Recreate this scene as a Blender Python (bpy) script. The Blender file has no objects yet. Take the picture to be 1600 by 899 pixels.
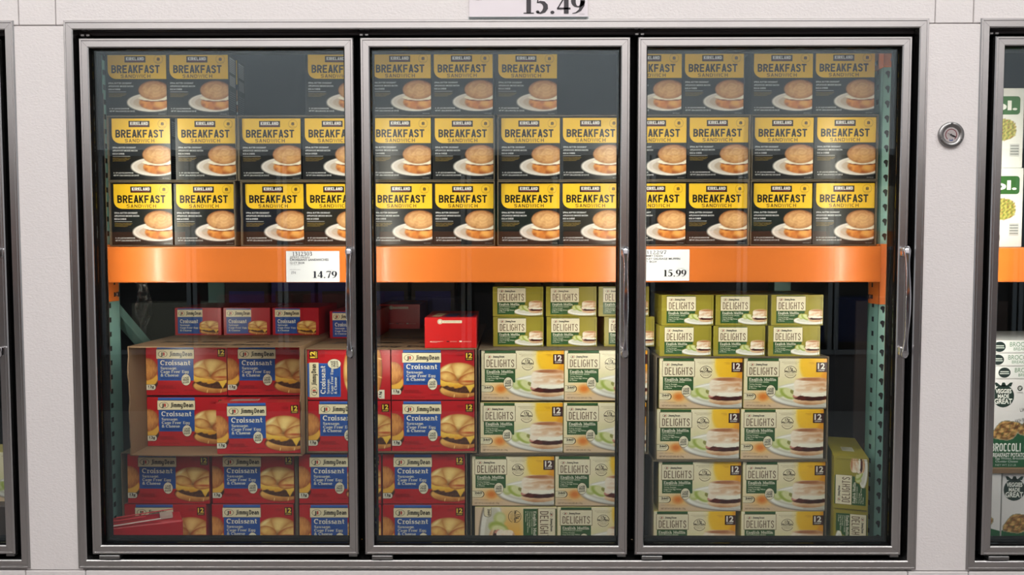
import bpy, bmesh, math, random
import numpy as np
from mathutils import Matrix, Vector, Euler

# ------------------------------------------------------------------ camera
FPX, CX, CY = 1155.0, 800.0, 449.5
PITCH, YAW, ROLL = 4.56137e-2, -4.82263e-3, -8.4396e-4
CAM = np.array([0.0, -2.05, 0.0])            # the eye is the origin height; the shop floor is at z = -1.35
FLOOR = -1.35
_fw = np.array([math.sin(YAW)*math.cos(PITCH), math.cos(YAW)*math.cos(PITCH), -math.sin(PITCH)])
_r0 = np.array([math.cos(YAW), -math.sin(YAW), 0.0]); _u0 = np.cross(_r0, _fw)
_rt = math.cos(ROLL)*_r0+math.sin(ROLL)*_u0; _up = -math.sin(ROLL)*_r0+math.cos(ROLL)*_u0
def at(px, py, Y):
    """world point on the vertical plane y = Y seen at a photo pixel (used only to survey positions)"""
    d = _fw+_rt*(px-CX)/FPX-_up*(py-CY)/FPX
    t = (Y-CAM[1])/d[1]
    return CAM+d*t
sc = bpy.context.scene
COL = sc.collection
cam = bpy.data.objects.new('camera', bpy.data.cameras.new('camera')); COL.objects.link(cam)
cam.data.sensor_width = 36.0; cam.data.lens = 36.0*FPX/1600.0; cam.data.clip_start = 0.02
M = Matrix.Identity(4)
for i in range(3):
    M[i][0] = _rt[i]; M[i][1] = _up[i]; M[i][2] = -_fw[i]; M[i][3] = CAM[i]
cam.matrix_world = M
sc.camera = cam
sc.view_settings.view_transform = 'Standard'; sc.view_settings.look = 'None'
sc.view_settings.gamma = 1.0; sc.view_settings.use_curve_mapping = False
sc.view_settings.exposure = -0.09
# ------------------------------------------------------------------ light
AMBIENT = 0.42
w = bpy.data.worlds.new('shop_air'); sc.world = w; w.use_nodes = True
w.node_tree.nodes['Background'].inputs[0].default_value = (0.98, 0.97, 1.0, 1)
w.node_tree.nodes['Background'].inputs[1].default_value = AMBIENT
def area(name, loc, sx, sy, power, col, direction, spread=180):
    l = bpy.data.lights.new(name, 'AREA'); l.shape = 'RECTANGLE'; l.size = sx; l.size_y = sy
    l.energy = power; l.color = col; l.spread = math.radians(spread)
    o = bpy.data.objects.new(name, l); COL.objects.link(o); o.location = loc
    o.rotation_euler = Vector(direction).to_track_quat('-Z', 'Y').to_euler()
    return o
STORE = 47.0
LED = 3.7
for y in (-2.1, -3.3):
    for x in (-3.0, 0.0, 3.0):
        area('ceiling_lamp_light', (x, y, 3.3), 2.4, 0.28, STORE, (1.0, 0.985, 0.985), (0, 0, -1))
area('opposite_freezer_fill_light', (0, -4.32, 0.78), 7.0, 0.04, 14.0, (1.0, 0.95, 0.9), (0, -1, -0.5))  # unseen fill added to brighten the opposite freezer interior mirrored in the steel
# freezer LED lamps sit behind the door mullions and shine on the goods
LEDZ = (-0.40, 0.46)
def led_pair(x, dirs, p=LED):
    for dx in dirs:
        area('freezer_lamp_light', (x, 0.088, 0.5*(LEDZ[0]+LEDZ[1])), 0.022, LEDZ[1]-LEDZ[0], p, (1.0, 0.93, 0.80), (dx, 1.0, 0), 165)
led_pair(-0.435, (-3.0, 3.0)); led_pair(0.325, (-3.0, 3.0))
led_pair(-1.200, (0.9,), LED*.85); led_pair(1.088, (-2.6,), LED*.8)
led_pair(1.33, (0.75,), LED*1.3)

# ------------------------------------------------------------------ materials
def lin(c):
    c = np.asarray(c, dtype=float)/255.0
    return np.where(c <= 0.04045, c/12.92, ((c+0.055)/1.055)**2.4)
def rgba(c): return tuple(lin(c))+(1.0,)
def mat(name, c, rough=0.5, metal=0.0, spec=0.5, bump=None, vary=None, attr=False, coat=0.0, aniso=None):
    m = bpy.data.materials.new(name); m.use_nodes = True
    nt = m.node_tree; b = nt.nodes['Principled BSDF']
    b.inputs['Base Color'].default_value = rgba(c)
    b.inputs['Roughness'].default_value = rough; b.inputs['Metallic'].default_value = metal
    b.inputs['Specular IOR Level'].default_value = spec
    b.inputs['Coat Weight'].default_value = coat; b.inputs['Coat Roughness'].default_value = 0.15
    tc = nt.nodes.new('ShaderNodeTexCoord')
    if attr:
        a = nt.nodes.new('ShaderNodeAttribute'); a.attribute_name = 'Col'
        nt.links.new(a.outputs['Color'], b.inputs['Base Color'])
    if vary:      # (scale, amount, stretch)
        mp = nt.nodes.new('ShaderNodeMapping'); mp.inputs['Scale'].default_value = vary[2]
        n = nt.nodes.new('ShaderNodeTexNoise'); n.inputs['Scale'].default_value = vary[0]; n.inputs['Detail'].default_value = 5
        r = nt.nodes.new('ShaderNodeMapRange'); r.inputs[3].default_value = 1-vary[1]; r.inputs[4].default_value = 1+vary[1]*0.4
        mx = nt.nodes.new('ShaderNodeMix'); mx.data_type = 'RGBA'; mx.blend_type = 'MULTIPLY'; mx.inputs[0].default_value = 1
        mx.inputs[6].default_value = rgba(c)
        nt.links.new(tc.outputs['Object'], mp.inputs[0]); nt.links.new(mp.outputs[0], n.inputs[0])
        nt.links.new(n.outputs[0], r.inputs[0]); nt.links.new(r.outputs[0], mx.inputs[7]); nt.links.new(mx.outputs[2], b.inputs['Base Color'])
    if bump:      # (scale, strength, distance, stretch)
        mp = nt.nodes.new('ShaderNodeMapping'); mp.inputs['Scale'].default_value = bump[3] if len(bump) > 3 else (1, 1, 1)
        n = nt.nodes.new('ShaderNodeTexNoise'); n.inputs['Scale'].default_value = bump[0]; n.inputs['Detail'].default_value = 3
        bp = nt.nodes.new('ShaderNodeBump'); bp.inputs['Strength'].default_value = bump[1]; bp.inputs['Distance'].default_value = bump[2]
        nt.links.new(tc.outputs['Object'], mp.inputs[0]); nt.links.new(mp.outputs[0], n.inputs[0])
        nt.links.new(n.outputs[0], bp.inputs['Height']); nt.links.new(bp.outputs[0], b.inputs['Normal'])
    return m
MAT = {}
MAT['print'] = mat('printed_card', (255, 255, 255), 0.30, attr=True, bump=(9.0, 0.35, 0.004))
MAT['flat'] = mat('printed_paper', (255, 255, 255), 0.55, attr=True)
MAT['wall'] = mat('embossed_white_panel', (224, 220, 220), 0.48, bump=(150.0, 0.5, 0.0020, (1, 1, 1.5)), vary=(3.0, 0.05, (1, 1, 1)))
MAT['steel'] = mat('brushed_steel', (204, 203, 203), 0.27, 1.0, bump=(60, 0.12, 0.001, (1, 1, 0.05)), vary=(8.0, 0.10, (1, 1, 0.4)))
MAT['steelh'] = mat('brushed_steel_rail', (204, 203, 203), 0.27, 1.0, bump=(60, 0.12, 0.001, (0.05, 1, 1)), vary=(8.0, 0.10, (0.4, 1, 1)))
MAT['chrome'] = mat('chrome', (200, 200, 205), 0.10, 1.0)
MAT['black'] = mat('black_vinyl', (8, 8, 10), 0.8, spec=0.12)
MAT['kick'] = mat('grey_kick_panel', (104, 98, 98), 0.6)
MAT['seam'] = mat('dark_seam', (60, 56, 58), 0.8)
MAT['orange'] = mat('orange_rack_paint', (228, 120, 46), 0.34, coat=0.25, bump=(14, 0.25, 0.003), vary=(3.0, 0.10, (1, 1, 6)))
MAT['teal'] = mat('teal_rack_paint', (130, 174, 166), 0.35, coat=0.2, vary=(9.0, 0.12, (1, 1, 1)))
MAT['hole'] = mat('dark_slot', (14, 15, 16), 0.8)
MAT['card'] = mat('corrugated_cardboard', (126, 99, 73), 0.8, vary=(14.0, 0.18, (1, 1, 1)), bump=(90, 0.3, 0.002))
MAT['cardk'] = mat('dark_cardboard', (112, 100, 82), 0.75, vary=(25.0, 0.3, (1, 1, 1)), bump=(60, 0.4, 0.003))
MAT['galv'] = mat('galvanised_steel', (150, 150, 150), 0.35, 1.0)
MAT['floor'] = mat('polished_concrete', (120, 116, 114), 0.35, vary=(2.0, 0.15, (1, 1, 1)))
MAT['ceil'] = mat('shop_ceiling_deck', (205, 205, 205), 0.8)
MAT['room'] = mat('freezer_room_panel', (92, 92, 94), 0.7)  # white panels darkened in the base colour to look unlit
MAT['wood'] = mat('pallet_wood', (150, 118, 80), 0.8, vary=(12.0, 0.25, (1, 6, 6)))
MAT['bluecase'] = mat('blue_case_card', (70, 64, 160), 0.5, vary=(6.0, 0.4, (1, 1, 1)))
MAT['darkcase'] = mat('dark_case_card', (74, 62, 60), 0.5, vary=(6.0, 0.4, (1, 1, 1)))
def emis(name, c, s):
    m = bpy.data.materials.new(name); m.use_nodes = True; nt = m.node_tree; nt.nodes.clear()
    e = nt.nodes.new('ShaderNodeEmission'); e.inputs[0].default_value = rgba(c); e.inputs[1].default_value = s
    o = nt.nodes.new('ShaderNodeOutputMaterial'); nt.links.new(e.outputs[0], o.inputs[0]); return m
MAT['led'] = emis('lamp_lens', (255, 246, 228), 6.0)
def glassmat(name, ior, tint, rough=0.0, gt=(1, 1, 1, 1)):
    m = bpy.data.materials.new(name); m.use_nodes = True; nt = m.node_tree; nt.nodes.clear()
    t = nt.nodes.new('ShaderNodeBsdfTransparent'); t.inputs[0].default_value = (*tint, 1)
    g = nt.nodes.new('ShaderNodeBsdfGlossy'); g.inputs['Roughness'].default_value = rough; g.inputs[0].default_value = gt
    f0 = ((ior-1)/(ior+1))**2      # Schlick reflectance, the same from both sides of the pane
    lw = nt.nodes.new('ShaderNodeLayerWeight'); lw.inputs[0].default_value = 0.5
    pw = nt.nodes.new('ShaderNodeMath'); pw.operation = 'POWER'; pw.inputs[1].default_value = 5
    f = nt.nodes.new('ShaderNodeMath'); f.operation = 'MULTIPLY_ADD'; f.inputs[1].default_value = 1-f0; f.inputs[2].default_value = f0
    nt.links.new(lw.outputs['Facing'], pw.inputs[0]); nt.links.new(pw.outputs[0], f.inputs[0])
    x = nt.nodes.new('ShaderNodeMixShader'); o = nt.nodes.new('ShaderNodeOutputMaterial')
    nt.links.new(f.outputs[0], x.inputs[0]); nt.links.new(t.outputs[0], x.inputs[1]); nt.links.new(g.outputs[0], x.inputs[2])
    nt.links.new(x.outputs[0], o.inputs[0]); return m
MAT['glass'] = glassmat('door_glass', 1.66, (0.93, 0.95, 0.94), gt=(0.70, 0.86, 0.95, 1))
MAT['film'] = glassmat('plastic_film', 2.6, (0.85, 0.85, 0.85), 0.22)

# ------------------------------------------------------------------ mesh helpers
class MB:
    def __init__(s): s.v = []; s.f = []; s.c = []; s.m = []; s.mats = []
    def mi(s, m):
        if m not in s.mats: s.mats.append(m)
        return s.mats.index(m)
    def face(s, pts, m, c=(1, 1, 1)):
        n = len(s.v); s.v.extend([tuple(map(float, p)) for p in pts]); s.f.append(tuple(range(n, n+len(pts))))
        s.m.append(s.mi(m))
        if isinstance(c, list): s.c.extend([tuple(q)+(1.0,) for q in c])
        else: s.c.extend([tuple(c)+(1.0,)]*len(pts))
    def add_bm(s, bm, m, c=(1, 1, 1)):
        bm.verts.ensure_lookup_table(); n = len(s.v)
        s.v.extend([tuple(v.co) for v in bm.verts]); k = s.mi(m)
        for f in bm.faces:
            s.f.append(tuple(n+v.index for v in f.verts)); s.m.append(k); s.c.extend([tuple(c)+(1.0,)]*len(f.verts))
        bm.free()
    def box(s, lo, hi, m, bev=0.0, c=(1, 1, 1), rot=None, seg=1):
        bm = bmesh.new(); bmesh.ops.create_cube(bm, size=1.0)
        ctr = [(a+b)/2 for a, b in zip(lo, hi)]; d = [b-a for a, b in zip(lo, hi)]
        bmesh.ops.scale(bm, vec=d, verts=bm.verts)
        if bev > 0: bmesh.ops.bevel(bm, geom=list(bm.edges), offset=bev, segments=seg, affect='EDGES', profile=0.5)
        if rot is not None: bmesh.ops.transform(bm, matrix=rot, verts=bm.verts)
        bmesh.ops.translate(bm, vec=ctr, verts=bm.verts)
        bm.verts.index_update(); s.add_bm(bm, m, c)
    def loft(s, rings, m, c=(1, 1, 1), cap=True):
        n = len(s.v); k = len(rings[0])
        for r in rings: s.v.extend([tuple(map(float, p)) for p in r])
        mi = s.mi(m)
        for i in range(len(rings)-1):
            for j in range(k):
                s.f.append((n+i*k+j, n+i*k+(j+1) % k, n+(i+1)*k+(j+1) % k, n+(i+1)*k+j)); s.m.append(mi); s.c.extend([tuple(c)+(1.0,)]*4)
        if cap:
            s.f.append(tuple(n+j for j in reversed(range(k)))); s.m.append(mi); s.c.extend([tuple(c)+(1.0,)]*k)
            s.f.append(tuple(n+(len(rings)-1)*k+j for j in range(k))); s.m.append(mi); s.c.extend([tuple(c)+(1.0,)]*k)
    def cyl(s, p, q, r, m, n=14, r2=None):
        p = Vector(p); q = Vector(q); d = (q-p).normalized(); a = d.orthogonal().normalized(); b = d.cross(a)
        r2 = r if r2 is None else r2
        s.loft([[P+(a*math.cos(t)+b*math.sin(t))*R for t in [2*math.pi*i/n for i in range(n)]] for P, R in ((p, r), (q, r2))], m)
    def mesh(s, name, smooth=False):
        me = bpy.data.meshes.new(name); me.from_pydata(s.v, [], s.f)
        for m in s.mats: me.materials.append(MAT[m])
        me.polygons.foreach_set('material_index', s.m)
        a = me.color_attributes.new('Col', 'FLOAT_COLOR', 'CORNER')
        a.data.foreach_set('color', np.array(s.c, dtype=np.float32).ravel())
        if smooth: me.polygons.foreach_set('use_smooth', [True]*len(s.f))
        me.update(); return me
    def build(s, name, parent=None, smooth=False, loc=None):
        o = bpy.data.objects.new(name, s.mesh(name, smooth)); COL.objects.link(o)
        if parent: o.parent = parent
        if loc is not None: o.location = loc
        return o
def tag(o, label=None, cat=None, group=None, kind=None):
    if label: o['label'] = label
    if cat: o['category'] = cat
    if group: o['group'] = group
    if kind: o['kind'] = kind
    return o
def empty(name, loc, label, cat, group=None, rz=0):
    o = bpy.data.objects.new(name, None); COL.objects.link(o); o.location = loc; o.rotation_euler = (0, 0, rz)
    o.empty_display_size = 0.05
    return tag(o, label, cat, group)
def copy_tree(o, parent=None):
    c = o.copy(); COL.objects.link(c)
    if parent: c.parent = parent
    for ch in [x for x in sc.objects if x.parent == o and x != c]: copy_tree(ch, c)
    return c

# ------------------------------------------------------------------ lettering
_tc = {}
def tx(body, bold=0.0, res=3):
    key = (body, bold)
    if key in _tc: return _tc[key]
    cu = bpy.data.curves.new('t', 'FONT'); cu.body = body; cu.size = 1.0; cu.offset = bold; cu.resolution_u = res
    cu.fill_mode = 'FRONT'
    o = bpy.data.objects.new('t', cu); COL.objects.link(o)
    bpy.context.view_layer.update()
    me = o.to_mesh()
    vs = [(v.co.x, v.co.y) for v in me.vertices]
    polys = [[vs[i] for i in p.vertices] for p in me.polygons]
    o.to_mesh_clear(); bpy.data.objects.remove(o); bpy.data.curves.remove(cu)
    _tc[key] = polys; return polys
CAP = None
def capheight():
    global CAP
    if CAP is None: CAP = max(p[1] for q in tx('H') for p in q)
    return CAP
def stroke(pts):
    """ribbon polygons along (x,y,w) points with mitred joints"""
    out = []; n = len(pts); L = []; Rr = []
    for i, (x, y, wd) in enumerate(pts):
        a = pts[max(i-1, 0)]; b = pts[min(i+1, n-1)]
        d1 = np.array([x-a[0], y-a[1]]); d2 = np.array([b[0]-x, b[1]-y])
        if i == 0: d1 = d2
        if i == n-1: d2 = d1
        d1 = d1/(np.linalg.norm(d1)+1e-9); d2 = d2/(np.linalg.norm(d2)+1e-9)
        t = d1+d2; t = t/(np.linalg.norm(t)+1e-9); nn = np.array([-t[1], t[0]])
        k = 1/max(0.6, abs(nn@np.array([-d1[1], d1[0]])))
        L.append(np.array([x, y])+nn*wd/2*k); Rr.append(np.array([x, y])-nn*wd/2*k)
    for i in range(n-1): out.append([L[i], Rr[i], Rr[i+1], L[i+1]])
    return out
def arc(cx, cy, rx, ry, a0, a1, wf, n=12):
    r = []
    for i in range(n+1):
        a = math.radians(a0+(a1-a0)*i/n); wd = wf(a) if callable(wf) else wf
        r.append((cx+rx*math.cos(a), cy+ry*math.sin(a), wd))
    return r
def disc(cx, cy, rx, ry, n=14): return [[(cx+rx*math.cos(2*math.pi*i/n), cy+ry*math.sin(2*math.pi*i/n)) for i in range(n)]]
# slab serif: (advance, strokes)
def slab(s, T=0.20, H=0.12):
    def bar(x, y, wd, h=H): return [[(x-wd/2, y-h/2), (x+wd/2, y-h/2), (x+wd/2, y+h/2), (x-wd/2, y+h/2)]]
    def vs(x, y0, y1, t=T): return [[(x-t/2, y0), (x+t/2, y0), (x+t/2, y1), (x-t/2, y1)]]
    def bow(cx, cy, rx, ry, a0=0, a1=360, n=14): return stroke(arc(cx, cy, rx, ry, a0, a1, lambda a: T*(0.72+0.28*abs(math.cos(a))), n))
    G = {
     'C': (0.86, bow(.43, .5, .34, .43, 48, 312)+vs(.72, .66, 1.0, .09)),
     'r': (0.60, vs(.22, 0, .68)+bar(.24, .05, .44)+bar(.15, .65, .26)+stroke([(.24, .42, .12), (.36, .6, .13), (.54, .62, .17)])),
     'o': (0.66, bow(.33, .34, .25, .29)),
     'i': (0.40, vs(.2, 0, .68)+bar(.2, .05, .40)+bar(.13, .65, .24)+vs(.19, .80, .98)),
     's': (0.56, stroke([(.47, .5, .1), (.40, .6, .12), (.26, .63, .12), (.13, .52, .15), (.22, .38, .15), (.40, .30, .16), (.47, .17, .15), (.34, .06, .12), (.18, .06, .12), (.09, .2, .1)])),
     'a': (0.64, bow(.26, .2, .19, .16)+stroke([(.1, .58, .12), (.24, .64, .12), (.40, .58, .15), (.43, .4, T), (.43, .0, T)])+bar(.50, .05, .22)),
     'n': (0.80, vs(.2, 0, .68)+bar(.2, .05, .36)+bar(.13, .65, .24)+stroke([(.24, .46, .12), (.38, .61, .13), (.54, .56, .15), (.58, .4, T), (.58, 0, T)])+bar(.6, .05, .34)),
     't': (0.46, stroke([(.2, .93, T), (.2, .18, T), (.28, .06, .12), (.43, .10, .1)])+bar(.23, .63, .42)),
     'S': (0.72, stroke([(.62, .7, .12), (.54, .88, .13), (.34, .94, .12), (.15, .8, .17), (.2, .6, .17), (.46, .46, .18), (.58, .28, .18), (.46, .08, .13), (.26, .06, .12), (.1, .26, .12)])),
     'u': (0.78, stroke([(.18, .68, T), (.18, .2, T), (.28, .07, .13), (.44, .08, .13), (.55, .24, .12)])+vs(.58, 0, .68)+bar(.1, .65, .22)+bar(.5, .65, .22)+bar(.66, .05, .22)),
     'g': (0.66, bow(.3, .38, .22, .25)+stroke([(.52, .66, T), (.52, -.04, T), (.42, -.2, .13), (.2, -.2, .12), (.1, -.1, .1)])+bar(.58, .63, .2)),
     'e': (0.62, bow(.32, .34, .24, .29, 0, 318)+[[(.1, .3), (.6, .3), (.6, .39), (.1, .39)]]),
     'F': (0.72, vs(.2, 0, 1)+bar(.2, .05, .4)+bar(.35, .95, .66)+bar(.35, .52, .36)+vs(.64, .74, 1.0, .09)+vs(.5, .4, .64, .08)),
     'E': (0.76, vs(.2, 0, 1)+bar(.37, .05, .68)+bar(.35, .95, .66)+bar(.35, .52, .36)+vs(.66, .74, 1.0, .09)+vs(.68, 0, .28, .09)+vs(.5, .4, .64, .08)),
     '&': (0.84, bow(.34, .74, .16, .2)+bow(.3, .27, .22, .22, 60, 330)+stroke([(.24, .62, .14), (.72, .04, .17)])+stroke([(.72, .46, .12), (.5, .12, .13)])),
     'h': (0.80, vs(.2, 0, .98)+bar(.2, .05, .36)+bar(.13, .94, .24)+stroke([(.24, .46, .12), (.38, .61, .13), (.54, .56, .15), (.58, .4, T), (.58, 0, T)])+bar(.6, .05, .34)),
     'M': (1.06, vs(.2, 0, 1, .14)+vs(.86, 0, 1)+bar(.18, .05, .36)+bar(.86, .05, .4)+bar(.13, .95, .26)+bar(.92, .95, .26)+stroke([(.2, .98, .16), (.53, .2, .14), (.86, .98, .16)])),
     'f': (0.46, stroke([(.2, 0, T), (.2, .78, T), (.28, .94, .12), (.46, .9, .12)])+bar(.22, .05, .4)+bar(.24, .63, .4)),
     'l': (0.40, vs(.2, 0, .98)+bar(.2, .05, .40)+bar(.13, .94, .24)),
     ',': (0.24, stroke([(.12, .12, .15), (.08, -.12, .06)])),
     "'": (0.2, stroke([(.1, .98, .12), (.08, .74, .05)])), ' ': (0.34, []),
    }
    out = []; x = 0
    for ch in s:
        a, ps = G[ch]
        out += [[(p[0]+x, p[1]) for p in q] for q in ps]; x += a+0.02
    return out
def roman(s, bold=True):
    """high-contrast price numerals"""
    K = 0.20 if bold else 0.11; k = 0.055
    vw = lambda a: k+(K-k)*abs(math.cos(a))**1.3
    G = {
     '1': (0.56, stroke([(.3, .03, K), (.3, .97, K)])+stroke([(.08, .03, k), (.52, .03, k)])+stroke([(.3, .97, .09), (.20, .90, .06), (.1, .86, .03)])),
     '5': (0.60, stroke([(.52, .93, .13), (.17, .93, .13)])+stroke([(.17, .95, .05), (.11, .56, .05)])+stroke([(.11, .58, .04), (.22, .62, .10), (.36, .57, .17), (.45, .44, K), (.46, .28, K), (.38, .12, .16), (.24, .03, .07), (.1, .07, .09)])+disc(.12, .1, .075, .075)),
     '.': (0.32, disc(.15, .07, .085, .085)),
     '4': (0.62, stroke([(.42, .0, K), (.42, .99, K)])+stroke([(.03, .27, .10), (.6, .27, .10)])+stroke([(.05, .27, .05), (.40, .97, .07)])),
     '9': (0.62, stroke(arc(.3, .66, .2, .3, 0, 360, vw, 18))+stroke([(.5, .66, K), (.48, .42, K*.9), (.38, .18, .12), (.22, .05, .06), (.06, .01, .035)])),
     '7': (0.58, stroke([(.04, .92, .14), (.54, .92, .14)])+stroke([(.51, .93, .05), (.36, .5, .12), (.24, .0, .15)])+stroke([(.05, .97, .03), (.04, .72, .04)])),
     '3': (0.58, stroke([(.07, .8, .05), (.2, .95, .06), (.36, .88, .14), (.38, .7, .13), (.22, .54, .05)])+stroke([(.2, .54, .05), (.38, .48, .13), (.46, .3, K), (.36, .1, .13), (.2, .03, .06), (.08, .08, .08)])),
     '2': (0.58, stroke([(.06, .76, .05), (.17, .93, .07), (.33, .92, .12), (.44, .74, K*.9), (.36, .5, .11), (.06, .08, .05)])+stroke([(.06, .06, .12), (.48, .06, .12), (.52, .22, .03)])),
     '0': (0.60, stroke(arc(.3, .49, .2, .47, 0, 360, vw, 18))),
    }
    out = []; x = 0
    for ch in s:
        a, ps = G[ch]; out += [[(p[0]+x, p[1]) for p in q] for q in ps]; x += a
    return out

def sans(s, t=.19, w=.56, gap=.13):
    """plain condensed grotesque capitals drawn with an even stroke"""
    out = []; x = 0; l = t/2; b = t/2; T = 1-t/2; r = w-t/2; m = .52
    P = lambda *pts: stroke([(a, c, t) for a, c in pts])
    def C(a0, a1): return stroke([(w/2+(r-l)/2*math.copysign(abs(math.cos(q))**.75, math.cos(q)), .5+(T-b)/2*math.copysign(abs(math.sin(q))**.6, math.sin(q)), t) for q in [math.radians(a0+(a1-a0)*i/16) for i in range(17)]])
    V = P((l, 0), (l, 1))
    G = {'A': P((l*.9, 0), (w/2, 1))+P((w-l*.9, 0), (w/2, 1))+P((w*.2, .27), (w*.8, .27)),
     'B': V+P((l, T), (w*.55, T), (r-.02, T-.11), (r-.02, m+.12), (w*.55, m), (l, m))+P((w*.55, m), (r, m-.12), (r, b+.12), (w*.58, b), (l, b)),
     'C': C(38, 322), 'D': V+P((l, T), (w*.5, T), (r-.02, T-.09), (r, T-.24), (r, b+.24), (r-.02, b+.09), (w*.5, b), (l, b)),
     'E': V+P((l, T), (w*.94, T))+P((l, m), (w*.86, m))+P((l, b), (w*.94, b)), 'F': V+P((l, T), (w*.94, T))+P((l, m-.03), (w*.84, m-.03)),
     'G': C(38, 318)+P((w*.55, .44), (r, .44), (r, .14)), 'H': V+P((r, 0), (r, 1))+P((l, m), (r, m)), 'I': V,
     'K': V+P((l, .32), (r, 1))+P((w*.40, .56), (w-l*.9, 0)), 'L': V+P((l, b), (w*.9, b)), 'N': V+P((r, 0), (r, 1))+P((l, .97), (r, .03)),
     'O': P((w*.5, b), (l+.03, b+.07), (l, b+.24), (l, T-.24), (l+.03, T-.07), (w*.5, T), (r-.03, T-.07), (r, T-.24), (r, b+.24), (r-.03, b+.07), (w*.5, b)),
     'R': V+P((l, T), (w*.55, T), (r, T-.12), (r, m+.08), (w*.55, m-.04), (l, m-.04))+P((w*.5, m-.04), (w-l*.9, 0)),
     'S': P((r, T-.2), (r-.03, T-.07), (w*.62, T), (w*.38, T), (l+.03, T-.08), (l, T-.22), (l+.05, m+.10), (w*.55, m-.01), (r-.04, m-.10), (r, .26), (r-.03, b+.08), (w*.62, b), (w*.38, b), (l+.03, b+.07), (l, .24)),
     'T': P((0, T), (w, T))+P((w/2, 0), (w/2, 1)), 'W': P((l*.6, 1), (w*.36, 0), (w*.68, .92), (w, 0), (w*1.36-l*.6, 1))}
    for ch in s:
        if ch == ' ': x += .4; continue
        out += [[(p[0]+x, p[1]) for p in q] for q in G[ch]]; x += {'I': t, 'W': w*1.36}.get(ch, w)+gap
        if ch in 'AL': x -= .03
    return out
def heavy(s='Jimmy Dean'):
    """the condensed heavy surname lettering"""
    t = .17; out = []; x = 0; X = .70
    P = lambda *pts: stroke([(a, c, t) for a, c in pts])
    G = {'J': (.46, P((.34, 1), (.34, .18), (.26, -.02), (.06, -.06))), 'i': (.24, P((.10, 0), (.10, X))+P((.10, .82), (.10, 1))),
     'm': (.66, P((.10, 0), (.10, X))+P((.10, .58), (.22, X-.06), (.33, .56), (.33, 0))+P((.33, .58), (.45, X-.06), (.56, .56), (.56, 0))),
     'y': (.48, P((.10, X), (.10, .14), (.22, .05), (.36, .14))+P((.38, X), (.38, -.14), (.28, -.26), (.08, -.26))), ' ': (.10, []),
     'D': (.52, P((.10, 0), (.10, 1))+P((.10, .92), (.26, .92), (.40, .78), (.40, .22), (.26, .08), (.10, .08))),
     'e': (.46, P((.10, .36), (.38, .36), (.38, .52), (.28, .63), (.16, .62), (.10, .48), (.10, .18), (.18, .07), (.38, .08))),
     'a': (.47, P((.10, .60), (.28, .63), (.38, .52), (.38, 0))+P((.38, .40), (.18, .38), (.10, .26), (.14, .10), (.36, .10))),
     'n': (.46, P((.10, 0), (.10, X))+P((.10, .54), (.24, X-.06), (.38, .52), (.38, 0)))}
    for ch in s:
        a, ps = G[ch]; out += [[(p[0]+x, p[1]) for p in q] for q in ps]; x += a+.03
    return out

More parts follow.
